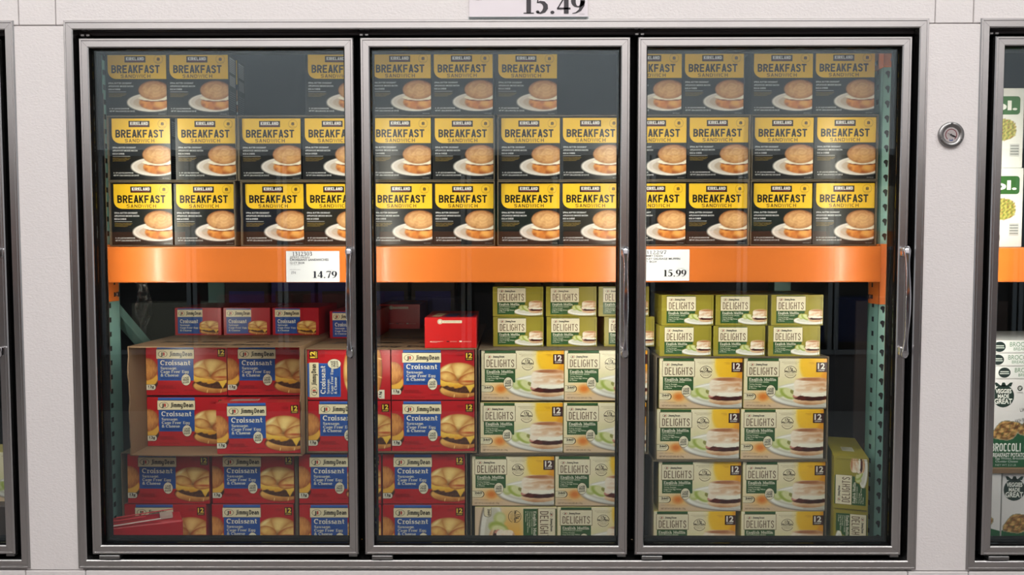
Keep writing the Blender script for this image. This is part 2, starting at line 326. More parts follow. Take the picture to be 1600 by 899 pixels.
# ------------------------------------------------------------------ printed sheets
EPS = 0.00018
class Sheet:
    """a printed face: u to the right 0..1, d down 0..1, layered flat shapes"""
    def __init__(s, w, h): s.w = w; s.h = h; s.p = []
    def poly(s, pts, c, k=1): s.p.append(([(u*s.w, (1-d)*s.h) for u, d in pts], k, tuple(lin(c))))
    def rect(s, u0, d0, u1, d1, c, k=1): s.poly([(u0, d1), (u1, d1), (u1, d0), (u0, d0)], c, k)
    def ell(s, u, d, ru, rd, c, k=1, n=24, rot=0):
        s.poly([(u+ru*math.cos(t)*math.cos(rot), d-rd*math.sin(t)) for t in [2*math.pi*i/n for i in range(n)]], c, k)
    def ring(s, u, d, ru, rd, th, c, k=1, n=28, a0=0, a1=360):
        for i in range(n):
            t0 = math.radians(a0+(a1-a0)*i/n); t1 = math.radians(a0+(a1-a0)*(i+1)/n); q = 1-th
            s.poly([(u+ru*q*math.cos(t0), d-rd*q*math.sin(t0)), (u+ru*math.cos(t0), d-rd*math.sin(t0)), (u+ru*math.cos(t1), d-rd*math.sin(t1)), (u+ru*q*math.cos(t1), d-rd*q*math.sin(t1))], c, k)
    def rrect(s, u0, d0, u1, d1, r, c, k=1, corners='abcd', n=6):
        """r in metres; corners a=top-left b=top-right c=bottom-right d=bottom-left"""
        ru = r/s.w; rd = r/s.h; pts = []
        for nm, (cu, cd), a in (('d', (u0, d1), 180), ('c', (u1, d1), 270), ('b', (u1, d0), 0), ('a', (u0, d0), 90)):
            if nm in corners:
                ccu = cu+ru if cu == u0 else cu-ru; ccd = cd+rd if cd == d0 else cd-rd
                for i in range(n+1):
                    t = math.radians(a+90*i/n); pts.append((ccu+ru*math.cos(t), ccd-rd*math.sin(t)))
            else: pts.append((cu, cd))
        s.poly(pts, c, k)
    def fit(s, polys, u0, u1, dbase, dtop, cap, c, k=2, rot=0.0):
        if not polys: return
        xs = [p[0] for q in polys for p in q]; a, b = min(xs), max(xs)
        um = (u0+u1)/2; cl = tuple(lin(c))
        for q in polys:
            pts = []
            for p in q:
                X = ((p[0]-a)/(b-a)-0.5)*(u1-u0)*s.w; Z = p[1]/cap*(dbase-dtop)*s.h
                if rot: X, Z = X*math.cos(rot)-Z*math.sin(rot), X*math.sin(rot)+Z*math.cos(rot)
                pts.append((um*s.w+X, (1-dbase)*s.h+Z))
            s.p.append((pts, k, cl))
    def text(s, body, u0, u1, dbase, dtop, c, k=2, bold=0.0, rot=0.0): s.fit(tx(body, bold), u0, u1, dbase, dtop, capheight(), c, k, rot)
    def slab(s, body, u0, u1, dbase, dtop, c, k=2): s.fit(slab(body), u0, u1, dbase, dtop, 1.0, c, k)
    def roman(s, body, u0, u1, dbase, dtop, c, k=2, bold=True): s.fit(roman(body, bold), u0, u1, dbase, dtop, 1.0, c, k)
    def image(s, im, u0, d0, u1, d1, k=1):
        rgb = lin(np.clip(im.rgb, 0, 255)); ny, nx = im.A.shape
        for j in range(ny-1):
            for i in range(nx-1):
                if im.A[j, i]+im.A[j+1, i+1]+im.A[j, i+1]+im.A[j+1, i] < .15: continue
                q = [(j+1, i), (j+1, i+1), (j, i+1), (j, i)]
                pts = [((u0+(u1-u0)*b/(nx-1))*s.w, (1-(d0+(d1-d0)*a/(ny-1)))*s.h) for a, b in q]
                s.p.append((pts, k, [tuple(rgb[a, b]) for a, b in q]))
    def put(s, mb, o, ux, uz, nrm, m='print'):
        """lay the sheet on a face: origin o = lower-left corner, ux right, uz up, nrm outward"""
        o = np.array(o, float); ux = np.array(ux, float); uz = np.array(uz, float); nrm = np.array(nrm, float)
        for pts, k, c in s.p:
            P = [o+ux*min(max(a, 0), s.w)+uz*min(max(b, 0), s.h)+nrm*(EPS*(k+1)) for a, b in pts]
            mb.face(P, m, c)
class Img:
    def __init__(s, nx, ny, bg=(20, 23, 25)):
        s.X, s.Y = np.meshgrid(np.linspace(0, 1, nx), np.linspace(0, 1, ny)); s.rgb = np.zeros((ny, nx, 3))+np.asarray(bg, float); s.A = np.zeros((ny, nx))
    def over(s, m, c):
        c = np.asarray(c, float); m3 = m[..., None]
        s.rgb = s.rgb*(1-m3)+c*m3; s.A = np.maximum(s.A, m)
    def r(s, cx, cy, rx, ry, rot=0):
        x = s.X-cx; y = s.Y-cy
        if rot: x, y = x*math.cos(rot)+y*math.sin(rot), -x*math.sin(rot)+y*math.cos(rot)
        return np.sqrt((x/rx)**2+(y/ry)**2)
    def e(s, cx, cy, rx, ry, c, rot=0, soft=0.05):
        m = np.clip((1+soft-s.r(cx, cy, rx, ry, rot))/(2*soft), 0, 1); s.over(m, c); return m
    def noise(s, sc_, seed, n=5, ax=1.0, ay=1.0):
        rn = random.Random(seed); o = np.zeros_like(s.X)
        for i in range(n*3):
            f = sc_*2**(i/3*0.5); a = rn.uniform(0, 6.28); o += np.sin((s.X*ax*math.cos(a)+s.Y*ay*math.sin(a))*f*6.28+rn.uniform(0, 6.28))/(1+i*0.35)
        return o/2.5
def mixc(a, b, t):
    t = np.clip(t, 0, 1)[..., None]; return np.asarray(a, float)*(1-t)+np.asarray(b, float)*t
def croissant_sandwich(im, x0=0.0, y0=0.0, sx=1.0, sy=1.0):
    E = lambda cx, cy, rx, ry, c, rot=0, soft=.05: im.e(x0+cx*sx, y0+cy*sy, rx*sx, ry*sy, c, rot, soft)
    Rr = lambda cx, cy, rx, ry, rot=0: im.r(x0+cx*sx, y0+cy*sy, rx*sx, ry*sy, rot)
    X = (im.X-x0)/sx; Y = (im.Y-y0)/sy; nz = im.noise(3, 5)
    E(.62, .76, .60, .23, (70, 28, 18))
    E(.62, .78, .575, .205, mixc((236, 180, 96), (176, 104, 48), (Y-.78)*5+nz*.15))
    E(.45, .93, .012, .05, (250, 215, 140), .2, .5); E(.85, .93, .012, .05, (250, 215, 140), .2, .5)
    E(.64, .68, .57, .17, mixc((104, 62, 40), (60, 34, 24), .5+im.noise(9, 8)*.5), 0.10)
    m = np.clip((.67+.10*np.abs(((X*1.7+.1) % 1)-.5)+.03*nz-Y)*30, 0, 1)*np.clip((Y-.40)*20, 0, 1)*np.clip((1.02-Rr(.58, .48, .60, .34))*12, 0, 1)
    im.over(m, mixc((252, 214, 92), (226, 160, 46), (Y-.52)*5+nz*.2))
    # triangular cheese tips
    for (tx_, ty, wd, hh) in ((.90, .85, .17, .26), (.01, .62, .14, .16)):
        mm = np.clip((1-np.abs(X-tx_)/np.maximum(1e-4, wd*(ty-Y)/hh))*6, 0, 1)*(Y > ty-hh)*(Y < ty)
        im.over(mm, mixc((250, 208, 84), (232, 170, 50), (Y-ty+.2)*4))
    def lobe(cx, cy, rx, ry, rot, li, dk, ed=3.0):
        q = Rr(cx, cy, rx, ry, rot)
        st = .5+.5*np.sin((X*math.cos(rot+.9)+Y*math.sin(rot+.9))*26+nz*1.5)
        col = mixc(li, dk, np.clip(q, 0, 1)**ed*.9+st*.16+nz*.10)
        im.over(np.clip((1.05-q)/.1, 0, 1), col)
    # the crescent: segments fan out of the fold at the front
    q = Rr(.57, .29, .56, .285); th = np.arctan2(.50-Y, X-.56); dist = np.hypot(X-.56, Y-.50)
    fan = np.abs(np.sin(th*2.6+.55+dist*1.2))**.55
    col = mixc((176, 102, 40), (252, 218, 138), fan*.75+.30-dist*.12+nz*.05)
    col = mixc(col, np.array((168, 92, 34.)), np.clip(q, 0, 1)**5*.75+np.clip(Y-.40, 0, 1)*1.2*(X < .5))
    col = mixc(col, np.array((120, 66, 28.)), np.clip(1-dist/.17, 0, 1)*.8)
    im.over(np.clip((1.04-q)/.08, 0, 1), col)
    lobe(.25, .40, .26, .145, .18, (248, 204, 120), (176, 98, 38), 3.0)
    lobe(.93, .45, .37, .17, -.25, (252, 212, 126), (170, 84, 34), 3.0)
    E(.20, .16, .13, .035, (255, 236, 170), -.6, .9); E(.88, .53, .20, .028, (190, 84, 42), .0, .6); E(.45, .545, .10, .03, (232, 168, 84), .1, .8)
def bun_on_plate(im):
    X, Y = im.X, im.Y; nz = im.noise(3, 11)
    im.e(.62, .70, .61, .295, (236, 230, 222)); im.e(.62, .69, .55, .25, mixc((214, 204, 196), (240, 232, 222), (X-.1)*1.2)); im.e(.60, .70, .43, .19, (196, 178, 160))
    im.e(.70, .71, .385, .225, mixc((230, 156, 78), (160, 84, 34), (Y-.72)*3+nz*.45+.2)); im.e(.80, .76, .10, .10, (236, 176, 96), .3, .6); im.e(.56, .78, .08, .06, (214, 130, 60), -.3, .6)
    im.e(.70, .60, .37, .085, (126, 60, 36)); im.e(.69, .565, .39, .085, (246, 238, 216))
    q = im.r(.685, .315, .385, .30); th = np.arctan2((Y-.25)/.3, (X-.72)/.38); q2 = im.r(.72, .25, .38, .30)
    sw = .5+.5*np.sin(q2*20+th*1.0+nz*2.2+im.noise(7, 13)*.8)
    im.over(np.clip((1.04-q)/.08, 0, 1), mixc((232, 184, 126), (140, 80, 40), q**5*.7+sw*.22*(1.1-Y)+np.clip(nz, 0, 1)*.18+np.clip(.25-Y, 0, 1)*.9))
def muffin(im, x0, y0, sx, sy):
    X = (im.X-x0)/sx; Y = (im.Y-y0)/sy; nz = im.noise(4, 21)
    E = lambda cx, cy, rx, ry, c, rot=0, soft=.05: im.e(x0+cx*sx, y0+cy*sy, rx*sx, ry*sy, c, rot, soft)
    E(.51, .84, .50, .165, mixc((240, 208, 168), (190, 132, 88), (Y-.84)*5+nz*.2))
    E(.53, .745, .50, .115, mixc((96, 36, 26), (52, 18, 16), .5+nz*.6)); E(.07, .69, .08, .06, (206, 140, 124), .5)
    E(.60, .625, .42, .085, (252, 248, 232)); E(.14, .56, .13, .14, (246, 232, 214), .2)
    mm = np.clip((1.03-(np.abs((X-.53)/.51)**3.2+np.abs((Y-.29)/.285)**2.8))*9, 0, 1)
    st = .5+.5*np.sin(Y*42+nz*2+X*2)
    im.over(mm, mixc((250, 236, 216), (196, 120, 62), (X-.15)*.40+st*.30*(X+.25)+nz*.30*(Y*1.6)))
    E(.56, .085, .42, .06, mixc((176, 112, 72), (214, 156, 110), nz*.5+.4), 0, .25)
def apples(im, x0, y0, sx, sy):
    E = lambda cx, cy, rx, ry, c, rot=0, soft=.06: im.e(x0+cx*sx, y0+cy*sy, rx*sx, ry*sy, c, rot, soft)
    E(.22, .45, .26, .34, (190, 200, 124), 0, .2); E(.20, .40, .18, .24, (216, 220, 164), 0, .3)
    E(.62, .52, .30, .46, (166, 184, 84), -.6, .15); E(.72, .46, .25, .40, (222, 224, 166), -.6, .2); E(.86, .40, .10, .16, (150, 150, 80), -.3)

def logo(s, u0, d0, u1, d1, k=2, small=False):
    """oval badge and surname lettering in a logo field"""
    W = u1-u0; H = d1-d0
    cu, cd = u0+W*.17, d0+H*.5
    ru, rd = W*.125, H*.34
    s.ring(cu, cd, ru, rd, .10, (60, 30, 26), k, 24)
    s.text('J', cu-ru*.52, cu-ru*.02, cd+rd*.50, cd-rd*.50, (24, 20, 20), k+1, .02)
    s.rect(cu+ru*.08, cd-rd*.52, cu+ru*.40, cd+rd*.50, (190, 40, 36), k+1)
    s.fit(heavy(), u0+W*.345, u0+W*.955, d0+H*.72, d0+H*.22, 1.0, (26, 20, 18), k)

CREAM = (240, 228, 190); RED = (186, 26, 34); BLUE = (36, 82, 160); GREEN = (52, 92, 50); OLIVE = (158, 146, 52); BLACK = (20, 23, 25)
YEL = (250, 202, 44)
def egg_badge(s, u, d, ru, rd, k=3, rot=0.0):
    s.ell(u, d, ru*1.06, rd*1.06, (90, 60, 50), k); s.ell(u, d, ru, rd, (240, 232, 204), k+1)
    for t, dy in (('CAGE', -.22), ('FREE', .18), ('EGGS', .60)):
        s.text(t, u-ru*.68, u+ru*.68, d+rd*dy, d+rd*(dy-.30), (30, 24, 22), k+2, .03, rot=.12)
def sheet_K(w, h):
    s = Sheet(w, h); s.rect(0, 0, 1, 1, BLACK, 0)
    s.rrect(.04, .006, 1, .41, .026, YEL, 1, 'd', 8)
    s.rect(.32, .045, .665, .145, (26, 20, 18), 2); s.fit(sans('KIRKLAND', .24, .66, .10), .345, .64, .112, .060, 1.0, (245, 240, 235), 3); s.rect(.345, .122, .64, .129, (150, 40, 40), 3)
    s.ring(.875, .095, .075, .073, .08, (190, 150, 40), 2); s.text('8', .85, .90, .115, .07, (60, 46, 22), 3, .04)
    for t, a, b in (('CROISSANT', .815, .935), ): s.text(t, a, b, .15, .135, (170, 132, 36), 3)
    s.fit(sans('BREAKFAST', .195, .60, .085), .10, .895, .316, .187, 1.0, (28, 24, 20), 2)
    s.fit(sans('SANDWICH', .18, .72, .20), .25, .74, .394, .337, 1.0, (112, 86, 28), 2)
    for t, u1, d in (('SPIRAL BUTTER CROISSANT', .43, .478), ('APPLEWOOD SMOKED BACON', .455, .528), ('EGG & CHEESE', .24, .578)):
        s.text(t, .045, u1, d+.012, d-.012, (222, 222, 222), 2, .02)
    s.rect(.045, .617, .335, .622, (210, 210, 210), 2)
    for t, u1, d in (('MADE WITH CAGE FREE EGGS', .34, .65), ('A FLAKY SPIRAL CROISSANT', .32, .672), ('AND SMOKED BACON', .26, .694)): s.text(t, .045, u1, d+.007, d-.007, (176, 146, 70), 2)
    s.text('8 - 157 g (5.53 OZ) SANDWICHES', .055, .38, .90, .88, (225, 225, 225), 2, .02)
    s.text('NET WT 1.256 kg (44.24 OZ) 2 LB 12.24 OZ', .055, .47, .942, .92, (225, 225, 225), 2, .02)
    s.text('KEEP FROZEN', .86, .97, .985, .972, (170, 170, 170), 2)
    im = Img(58, 46); bun_on_plate(im); s.image(im, .335, .43, 1.0, .945, 1); return s
def sheet_Kside(w, h):
    s = Sheet(w, h); s.rect(0, 0, 1, 1, BLACK, 0); s.rect(.14, .04, .86, .28, (150, 150, 148), 1); s.rect(.14, .33, .86, .50, (130, 130, 128), 1)
    for i in range(7): s.rect(.16, .07+i*.03, .86, .08+i*.03, (60, 60, 60), 2)
    for i in range(9): s.rect(.12, .60+i*.035, .85, .61+i*.035, (120, 120, 118), 1)
    return s
def j_common(s, P, k=1):
    """P maps: cream logo field, blue panel"""
def sheet_J(w, h):
    s = Sheet(w, h); s.rect(0, 0, 1, 1, RED, 0)
    im = Img(84, 84, RED); croissant_sandwich(im, 0, .02, .98, .96); s.image(im, .565, .235, 1.0, .985, 1)
    im = Img(26, 60, RED); nz = im.noise(3, 3)
    im.e(-.1, .78, 1.05, .24, (60, 30, 20)); im.e(-.1, .62, 1.06, .30, (236, 180, 70))
    q = im.r(-.1, .34, 1.08, .36); im.over(np.clip((1.04-q)/.08, 0, 1), mixc((226, 156, 84), (150, 78, 36), q**3*.8+nz*.2))
    s.image(im, 0, .24, .15, .90, 1)
    s.rect(.14, 0.0, .595, .06, (58, 104, 186), 2); s.rect(.145, .05, .59, .70, BLUE, 2)
    s.rect(.128, .058, .603, .258, (70, 50, 40), 3); s.rect(.132, .063, .599, .253, CREAM, 4); logo(s, .132, .063, .599, .253, 5)
    s.slab('Croissant', .178, .552, .385, .285, (245, 240, 225), 3)
    s.slab('Sausage,', .180, .385, .472, .418, (235, 232, 215), 3); s.slab("Cage Free' Egg", .180, .532, .545, .490, (235, 232, 215), 3)
    s.slab('& Cheese', .180, .405, .618, .562, (235, 232, 215), 3); s.text('SANDWICHES', .185, .43, .668, .638, (20, 46, 110), 3, .03)
    egg_badge(s, .495, .685, .056, .115)
    s.rect(.893, .05, .985, .215, (70, 24, 20), 2); s.text('12', .903, .975, .158, .072, (248, 214, 70), 3, .03); s.text('COUNT', .905, .973, .200, .178, (248, 214, 70), 3, .02)
    s.rrect(0, .78, .118, .90, .008, (66, 40, 34), 2, 'bc'); s.rrect(0, .787, .113, .893, .0075, (232, 226, 206), 3, 'bc'); s.text('13g', .022, .095, .848, .80, (26, 22, 22), 4, .035); s.text('PROTEIN', .022, .09, .875, .86, (80, 70, 66), 4)
    for t, u0, u1, d in (('PRECOOKED SAUSAGE,', .148, .33, .81), ('CAGE FREE EGG AND', .148, .33, .835), ('CHEESE CROISSANTS', .148, .37, .86), ('NET WT 48.6 OZ (3 LB) 1.38kg', .148, .40, .945), ('KEEP FROZEN', .47, .58, .90), ('WITH NATURAL', .79, .87, .09), ('FLAVORS', .79, .86, .115)):
        s.text(t, u0, u1, d+.009, d-.009, (116, 14, 20), 3, .01)
    return s
def sheet_JP(w, h):
    """tall panel of the croissant box: w .165, h .265"""
    s = Sheet(w, h); s.rect(0, 0, 1, 1, RED, 0)
    im = Img(76, 76, RED); croissant_sandwich(im, 0.04, .02, .92, .96); s.image(im, 0.0, .42, 1.0, .92, 1)
    s.rect(.06, .0, .73, .40, (58, 104, 186), 2); s.rect(.08, .05, .71, .395, BLUE, 3)
    s.rect(.05, .022, .745, .135, CREAM, 4); logo(s, .05, .022, .745, .135, 5)
    s.slab('Croissant', .12, .68, .215, .155, (245, 240, 225), 4)
    s.slab('Sausage,', .12, .42, .262, .232, (235, 232, 215), 4); s.slab("Cage Free' Egg", .12, .63, .308, .278, (235, 232, 215), 4)
    s.slab('& Cheese', .12, .45, .352, .322, (235, 232, 215), 4); s.text('SANDWICHES', .12, .47, .38, .363, (20, 46, 110), 4, .03)
    egg_badge(s, .72, .325, .095, .078, 5)
    s.rect(.82, .022, .985, .13, (70, 24, 20), 2); s.text('12', .835, .97, .09, .037, (248, 214, 70), 3, .045); s.text('COUNT', .835, .97, .118, .10, (248, 214, 70), 3, .04)
    s.rrect(.02, .85, .20, .93, .008, (232, 226, 206), 3, 'ab'); s.text('13g', .05, .17, .89, .862, (26, 22, 22), 4, .035)
    for i in range(4): s.rect(.85, .15+i*.016, .97, .156+i*.016, (140, 18, 24), 2)
    return s
def sheet_JS(w, h):
    s = Sheet(w, h); s.rect(0, 0, 1, 1, (180, 24, 40), 0)
    s.rect(.06, .02, .60, .95, BLUE, 1); s.rect(.055, .07, .60, .33, CREAM, 2); logo(s, .055, .07, .60, .33, 3)
    s.slab('Croissant', .11, .50, .56, .42, (245, 240, 225), 3); s.slab('Sausage,', .11, .33, .66, .60, (230, 226, 212), 3)
    s.slab("Cage Free' Egg", .11, .50, .76, .70, (230, 226, 212), 3); s.slab('& Cheese', .11, .36, .86, .80, (230, 226, 212), 3)
    im = Img(46, 40, (180, 24, 40)); croissant_sandwich(im, 0, .02, .98, .96); s.image(im, .53, .45, .94, 1.0, 4); return s
def sheet_JE(w, h):
    s = Sheet(w, h); s.rect(0, 0, 1, 1, (204, 34, 34), 0)
    s.ell(.295, .13, .05, .085, (236, 222, 196), 2); s.ring(.295, .13, .04, .068, .15, (120, 90, 80), 3)
    s.rect(.33, .09, .72, .18, (236, 222, 196), 1); s.text('KEEP FROZEN UNTIL READY TO USE', .36, .69, .148, .118, (140, 120, 100), 2)
    s.rect(.10, .78, .13, .81, (240, 220, 200), 1)
    for i in range(3): s.rect(.13, .78+i*.018, .36-.06*i, .787+i*.018, (236, 190, 180), 1)
    s.rect(.42, .77, .47, .81, (90, 20, 24), 1); s.rect(.67, .765, .72, .81, (240, 220, 200), 1)
    for i in range(2): s.rect(.49, .78+i*.02, .62, .787+i*.02, (236, 160, 150), 1); s.rect(.74, .78+i*.02, .90, .787+i*.02, (236, 160, 150), 1)
    return s
def sheet_topred(w, h):
    s = Sheet(w, h); s.rect(0, 0, 1, 1, (170, 26, 34), 0); s.rect(.12, .40, .46, .70, (190, 178, 170), 1)
    for i in range(12): s.rect(.13+i*.027, .42, .142+i*.027, .68, (40, 30, 30), 2)
    s.rect(.55, .2, .95, .5, (120, 16, 22), 1); return s
def sheet_topolive(w, h):
    s = Sheet(w, h); s.rect(0, 0, 1, 1, OLIVE, 0); s.rect(.34, .52, .70, .72, (205, 200, 178), 1)
    for i in range(9): s.rect(.36, .54+i*.018, .68-.1*(i % 3), .546+i*.018, (120, 118, 96), 2)
    return s
def zig(s, u0, u1, d0, d1, n, c, k):
    s.rect(u0, d0, u1, d1, c, k)
    for i in range(n):
        a = u0+(u1-u0)*i/n; b = u0+(u1-u0)*(i+1)/n; s.poly([(a, d1), ((a+b)/2, d1+.014), (b, d1)], c, k)
def protein(s, u, d, ru, rd, k=3):
    s.ring(u, d, ru, rd, .07, (70, 56, 40), k, 30, 10, 170); s.ring(u, d, ru, rd, .07, (70, 56, 40), k, 30, 205, 335)
    s.text('17g', u-ru*.36, u+ru*.36, d-rd*.32, d-rd*.74, (60, 46, 34), k, .03); s.text('PROTEIN', u-ru*.92, u+ru*.92, d+rd*.10, d-rd*.20, (60, 46, 34), k, .03)
    s.text('EXCELLENT SOURCE', u-ru*.8, u+ru*.8, d+rd*.36, d+rd*.24, (120, 104, 80), k); s.text('OF PROTEIN', u-ru*.5, u+ru*.5, d+rd*.62, d+rd*.48, (120, 104, 80), k)
def delight_field(s, u0, d0, u1, d1, k=3):
    W = u1-u0; H = d1-d0
    s.rect(u0-.006, d0-.008, u1+.006, d1+.01, (120, 100, 60), k); s.rect(u0, d0, u1, d1, (240, 230, 200), k+1)
    logo(s, u0+W*.05, d0+H*.08, u0+W*.66, d0+H*.35, k+2)
    s.fit(sans('DELIGHTS', .105, .40, .12), u0+W*.07, u0+W*.94, d0+H*.90, d0+H*.40, 1.0, (104, 76, 56), k+2)
def sheet_D(w, h):
    s = Sheet(w, h)
    im = Img(130, 82); X, Y = im.X, im.Y
    base = mixc((246, 236, 204), (238, 222, 178), Y*1.2); im.over(np.ones_like(X), base)
    im.over(np.clip((X-.60)*8, 0, 1)*np.clip((.58-Y)*8, 0, 1), mixc((252, 226, 130), (236, 160, 30), (X-.66)*3.4))
    im.over(np.clip((1.2-im.r(.82, .12, .14, .30))*4, 0, 1)*.8, (250, 196, 30))
    im.over(np.clip((Y-.80)*12, 0, 1)*.85, (222, 192, 160)); im.e(.24, .78, .12, .10, (246, 190, 110), 0, .8); im.e(.235, .77, .055, .07, (226, 128, 50), 0, .6)
    im.over(np.clip((1.5-im.r(.50, .60, .12, .16))*1.2, 0, 1)*.5, (226, 226, 170))
    im.e(.87, .735, .56, .265, (84, 74, 66)); im.e(.87, .725, .56, .262, mixc((250, 248, 240), (196, 196, 190), (Y-.8)*4)); im.e(.88, .72, .50, .205, (206, 204, 190)); im.e(.88, .70, .48, .19, (238, 234, 216))
    apples(im, .38, .56, .24, .28); muffin(im, .595, .37, .42, .56)
    s.image(im, 0, 0, 1, 1, 0)
    s.rect(.04, 0, .415, .06, GREEN, 2); zig(s, .04, .41, .36, .635, 16, GREEN, 2)
    delight_field(s, .035, .06, .42, .362, 3)
    s.slab('English Muffin', .06, .388, .452, .395, (240, 236, 214), 3)
    for t, u1, d in (('WITH WHOLE GRAIN', .30, .478), ('Turkey Sausage,', .215, .520), ("Cage Free Egg White", .275, .560), ('& Cheese', .15, .598)): s.text(t, .06, u1, d+.010, d-.014, (222, 224, 196), 3, .015)
    egg_badge(s, .325, .652, .055, .113, 4)
    s.rrect(-.01, .70, .148, .835, .011, (84, 66, 46), 2, 'bc'); s.rrect(-.01, .707, .138, .828, .0105, (240, 230, 196), 3, 'bc'); s.text('260', .028, .12, .762, .722, (50, 38, 28), 4, .035); s.text('CALORIES', .03, .112, .797, .78, (110, 96, 76), 4)
    s.text('SEE NUTRITION INFORMATION', .455, .665, .082, .068, (150, 134, 96), 2); s.text('FOR SODIUM CONTENT', .48, .645, .112, .098, (150, 134, 96), 2)
    protein(s, .56, .272, .077, .123, 2)
    s.rect(.87, .075, 1, .272, (64, 26, 24), 2); s.text('12', .888, .975, .205, .098, (245, 240, 230), 3, .03); s.text('COUNT', .89, .973, .250, .224, (245, 240, 230), 3, .02)
    s.text('NET WT 61.2 OZ (3.82 LB) 1.73kg', .03, .33, .965, .935, (130, 104, 84), 3, .01); s.text('KEEP FROZEN', .03, .20, .888, .876, (130, 104, 84), 3)
    s.text('SERVING SUGGESTION', .74, .98, .955, .94, (150, 140, 126), 3); s.text('NATURAL', .78, .85, .09, .075, (170, 110, 30), 2); s.text('FLAVOR', .80, .85, .115, .10, (170, 110, 30), 2)
    return s
def sheet_DP(w, h):
    s = Sheet(w, h); im = Img(70, 110); X, Y = im.X, im.Y
    im.over(np.ones_like(X), mixc((238, 224, 190), (222, 196, 168), (Y-.5)*2)); im.over(np.clip((Y-.35)*9, 0, 1)*np.clip((.74-Y)*9, 0, 1)*np.clip(X*1.3+.2, 0, 1), (240, 176, 60))
    im.e(.75, .80, .95, .16, (90, 78, 68)); im.e(.75, .79, .95, .155, (232, 230, 220)); im.e(.75, .77, .75, .12, (206, 202, 186))
    apples(im, .12, .60, .50, .22); muffin(im, .45, .50, .60, .34); s.image(im, 0, 0, 1, 1, 0)
    s.rect(.03, 0, .74, .41, GREEN, 1); delight_field(s, .03, .02, .76, .225, 2)
    s.slab('English Muffin', .08, .70, .285, .25, (240, 236, 214), 3)
    for t, u1, d in (('WITH WHOLE GRAIN', .55, .31), ('Turkey Sausage,', .42, .335), ("Cage Free Egg White", .52, .36), ('& Cheese', .30, .385)): s.text(t, .08, u1, d, d-.013, (222, 224, 196), 3, .015)
    protein(s, .19, .515, .13, .08, 3); s.rrect(-.01, .80, .20, .895, .010, (84, 66, 46), 2, 'bc'); s.rrect(-.01, .805, .19, .89, .0095, (236, 226, 192), 3, 'bc'); s.text('260', .03, .17, .845, .815, (50, 38, 28), 4, .035)
    return s
def sheet_DS(w, h):
    s = Sheet(w, h); s.rect(0, 0, 1, 1, OLIVE, 0)
    im = Img(60, 44, OLIVE); im.e(.62, .76, .64, .24, (120, 116, 90)); im.e(.62, .74, .64, .235, (244, 242, 234)); im.e(.62, .70, .52, .17, (222, 220, 206))
    apples(im, .18, .30, .36, .46); muffin(im, .50, .06, .52, .76)
    s.rect(.085, .02, .64, .06, GREEN, 1); zig(s, .085, .64, .50, .93, 16, GREEN, 1); delight_field(s, .09, .05, .652, .52, 2)
    s.slab('English Muffin', .12, .53, .635, .555, (240, 236, 214), 3)
    for t, u1, d in (('WITH WHOLE GRAIN', .45, .685), ('Turkey Sausage,', .33, .745), ("Cage Free Egg White", .42, .80), ('& Cheese', .25, .86)): s.text(t, .12, u1, d+.012, d-.022, (222, 224, 196), 3, .015)
    s.image(im, .43, .44, .985, .985, 4)
    s.rect(.955, .05, .962, 1, (120, 110, 40), 5); return s

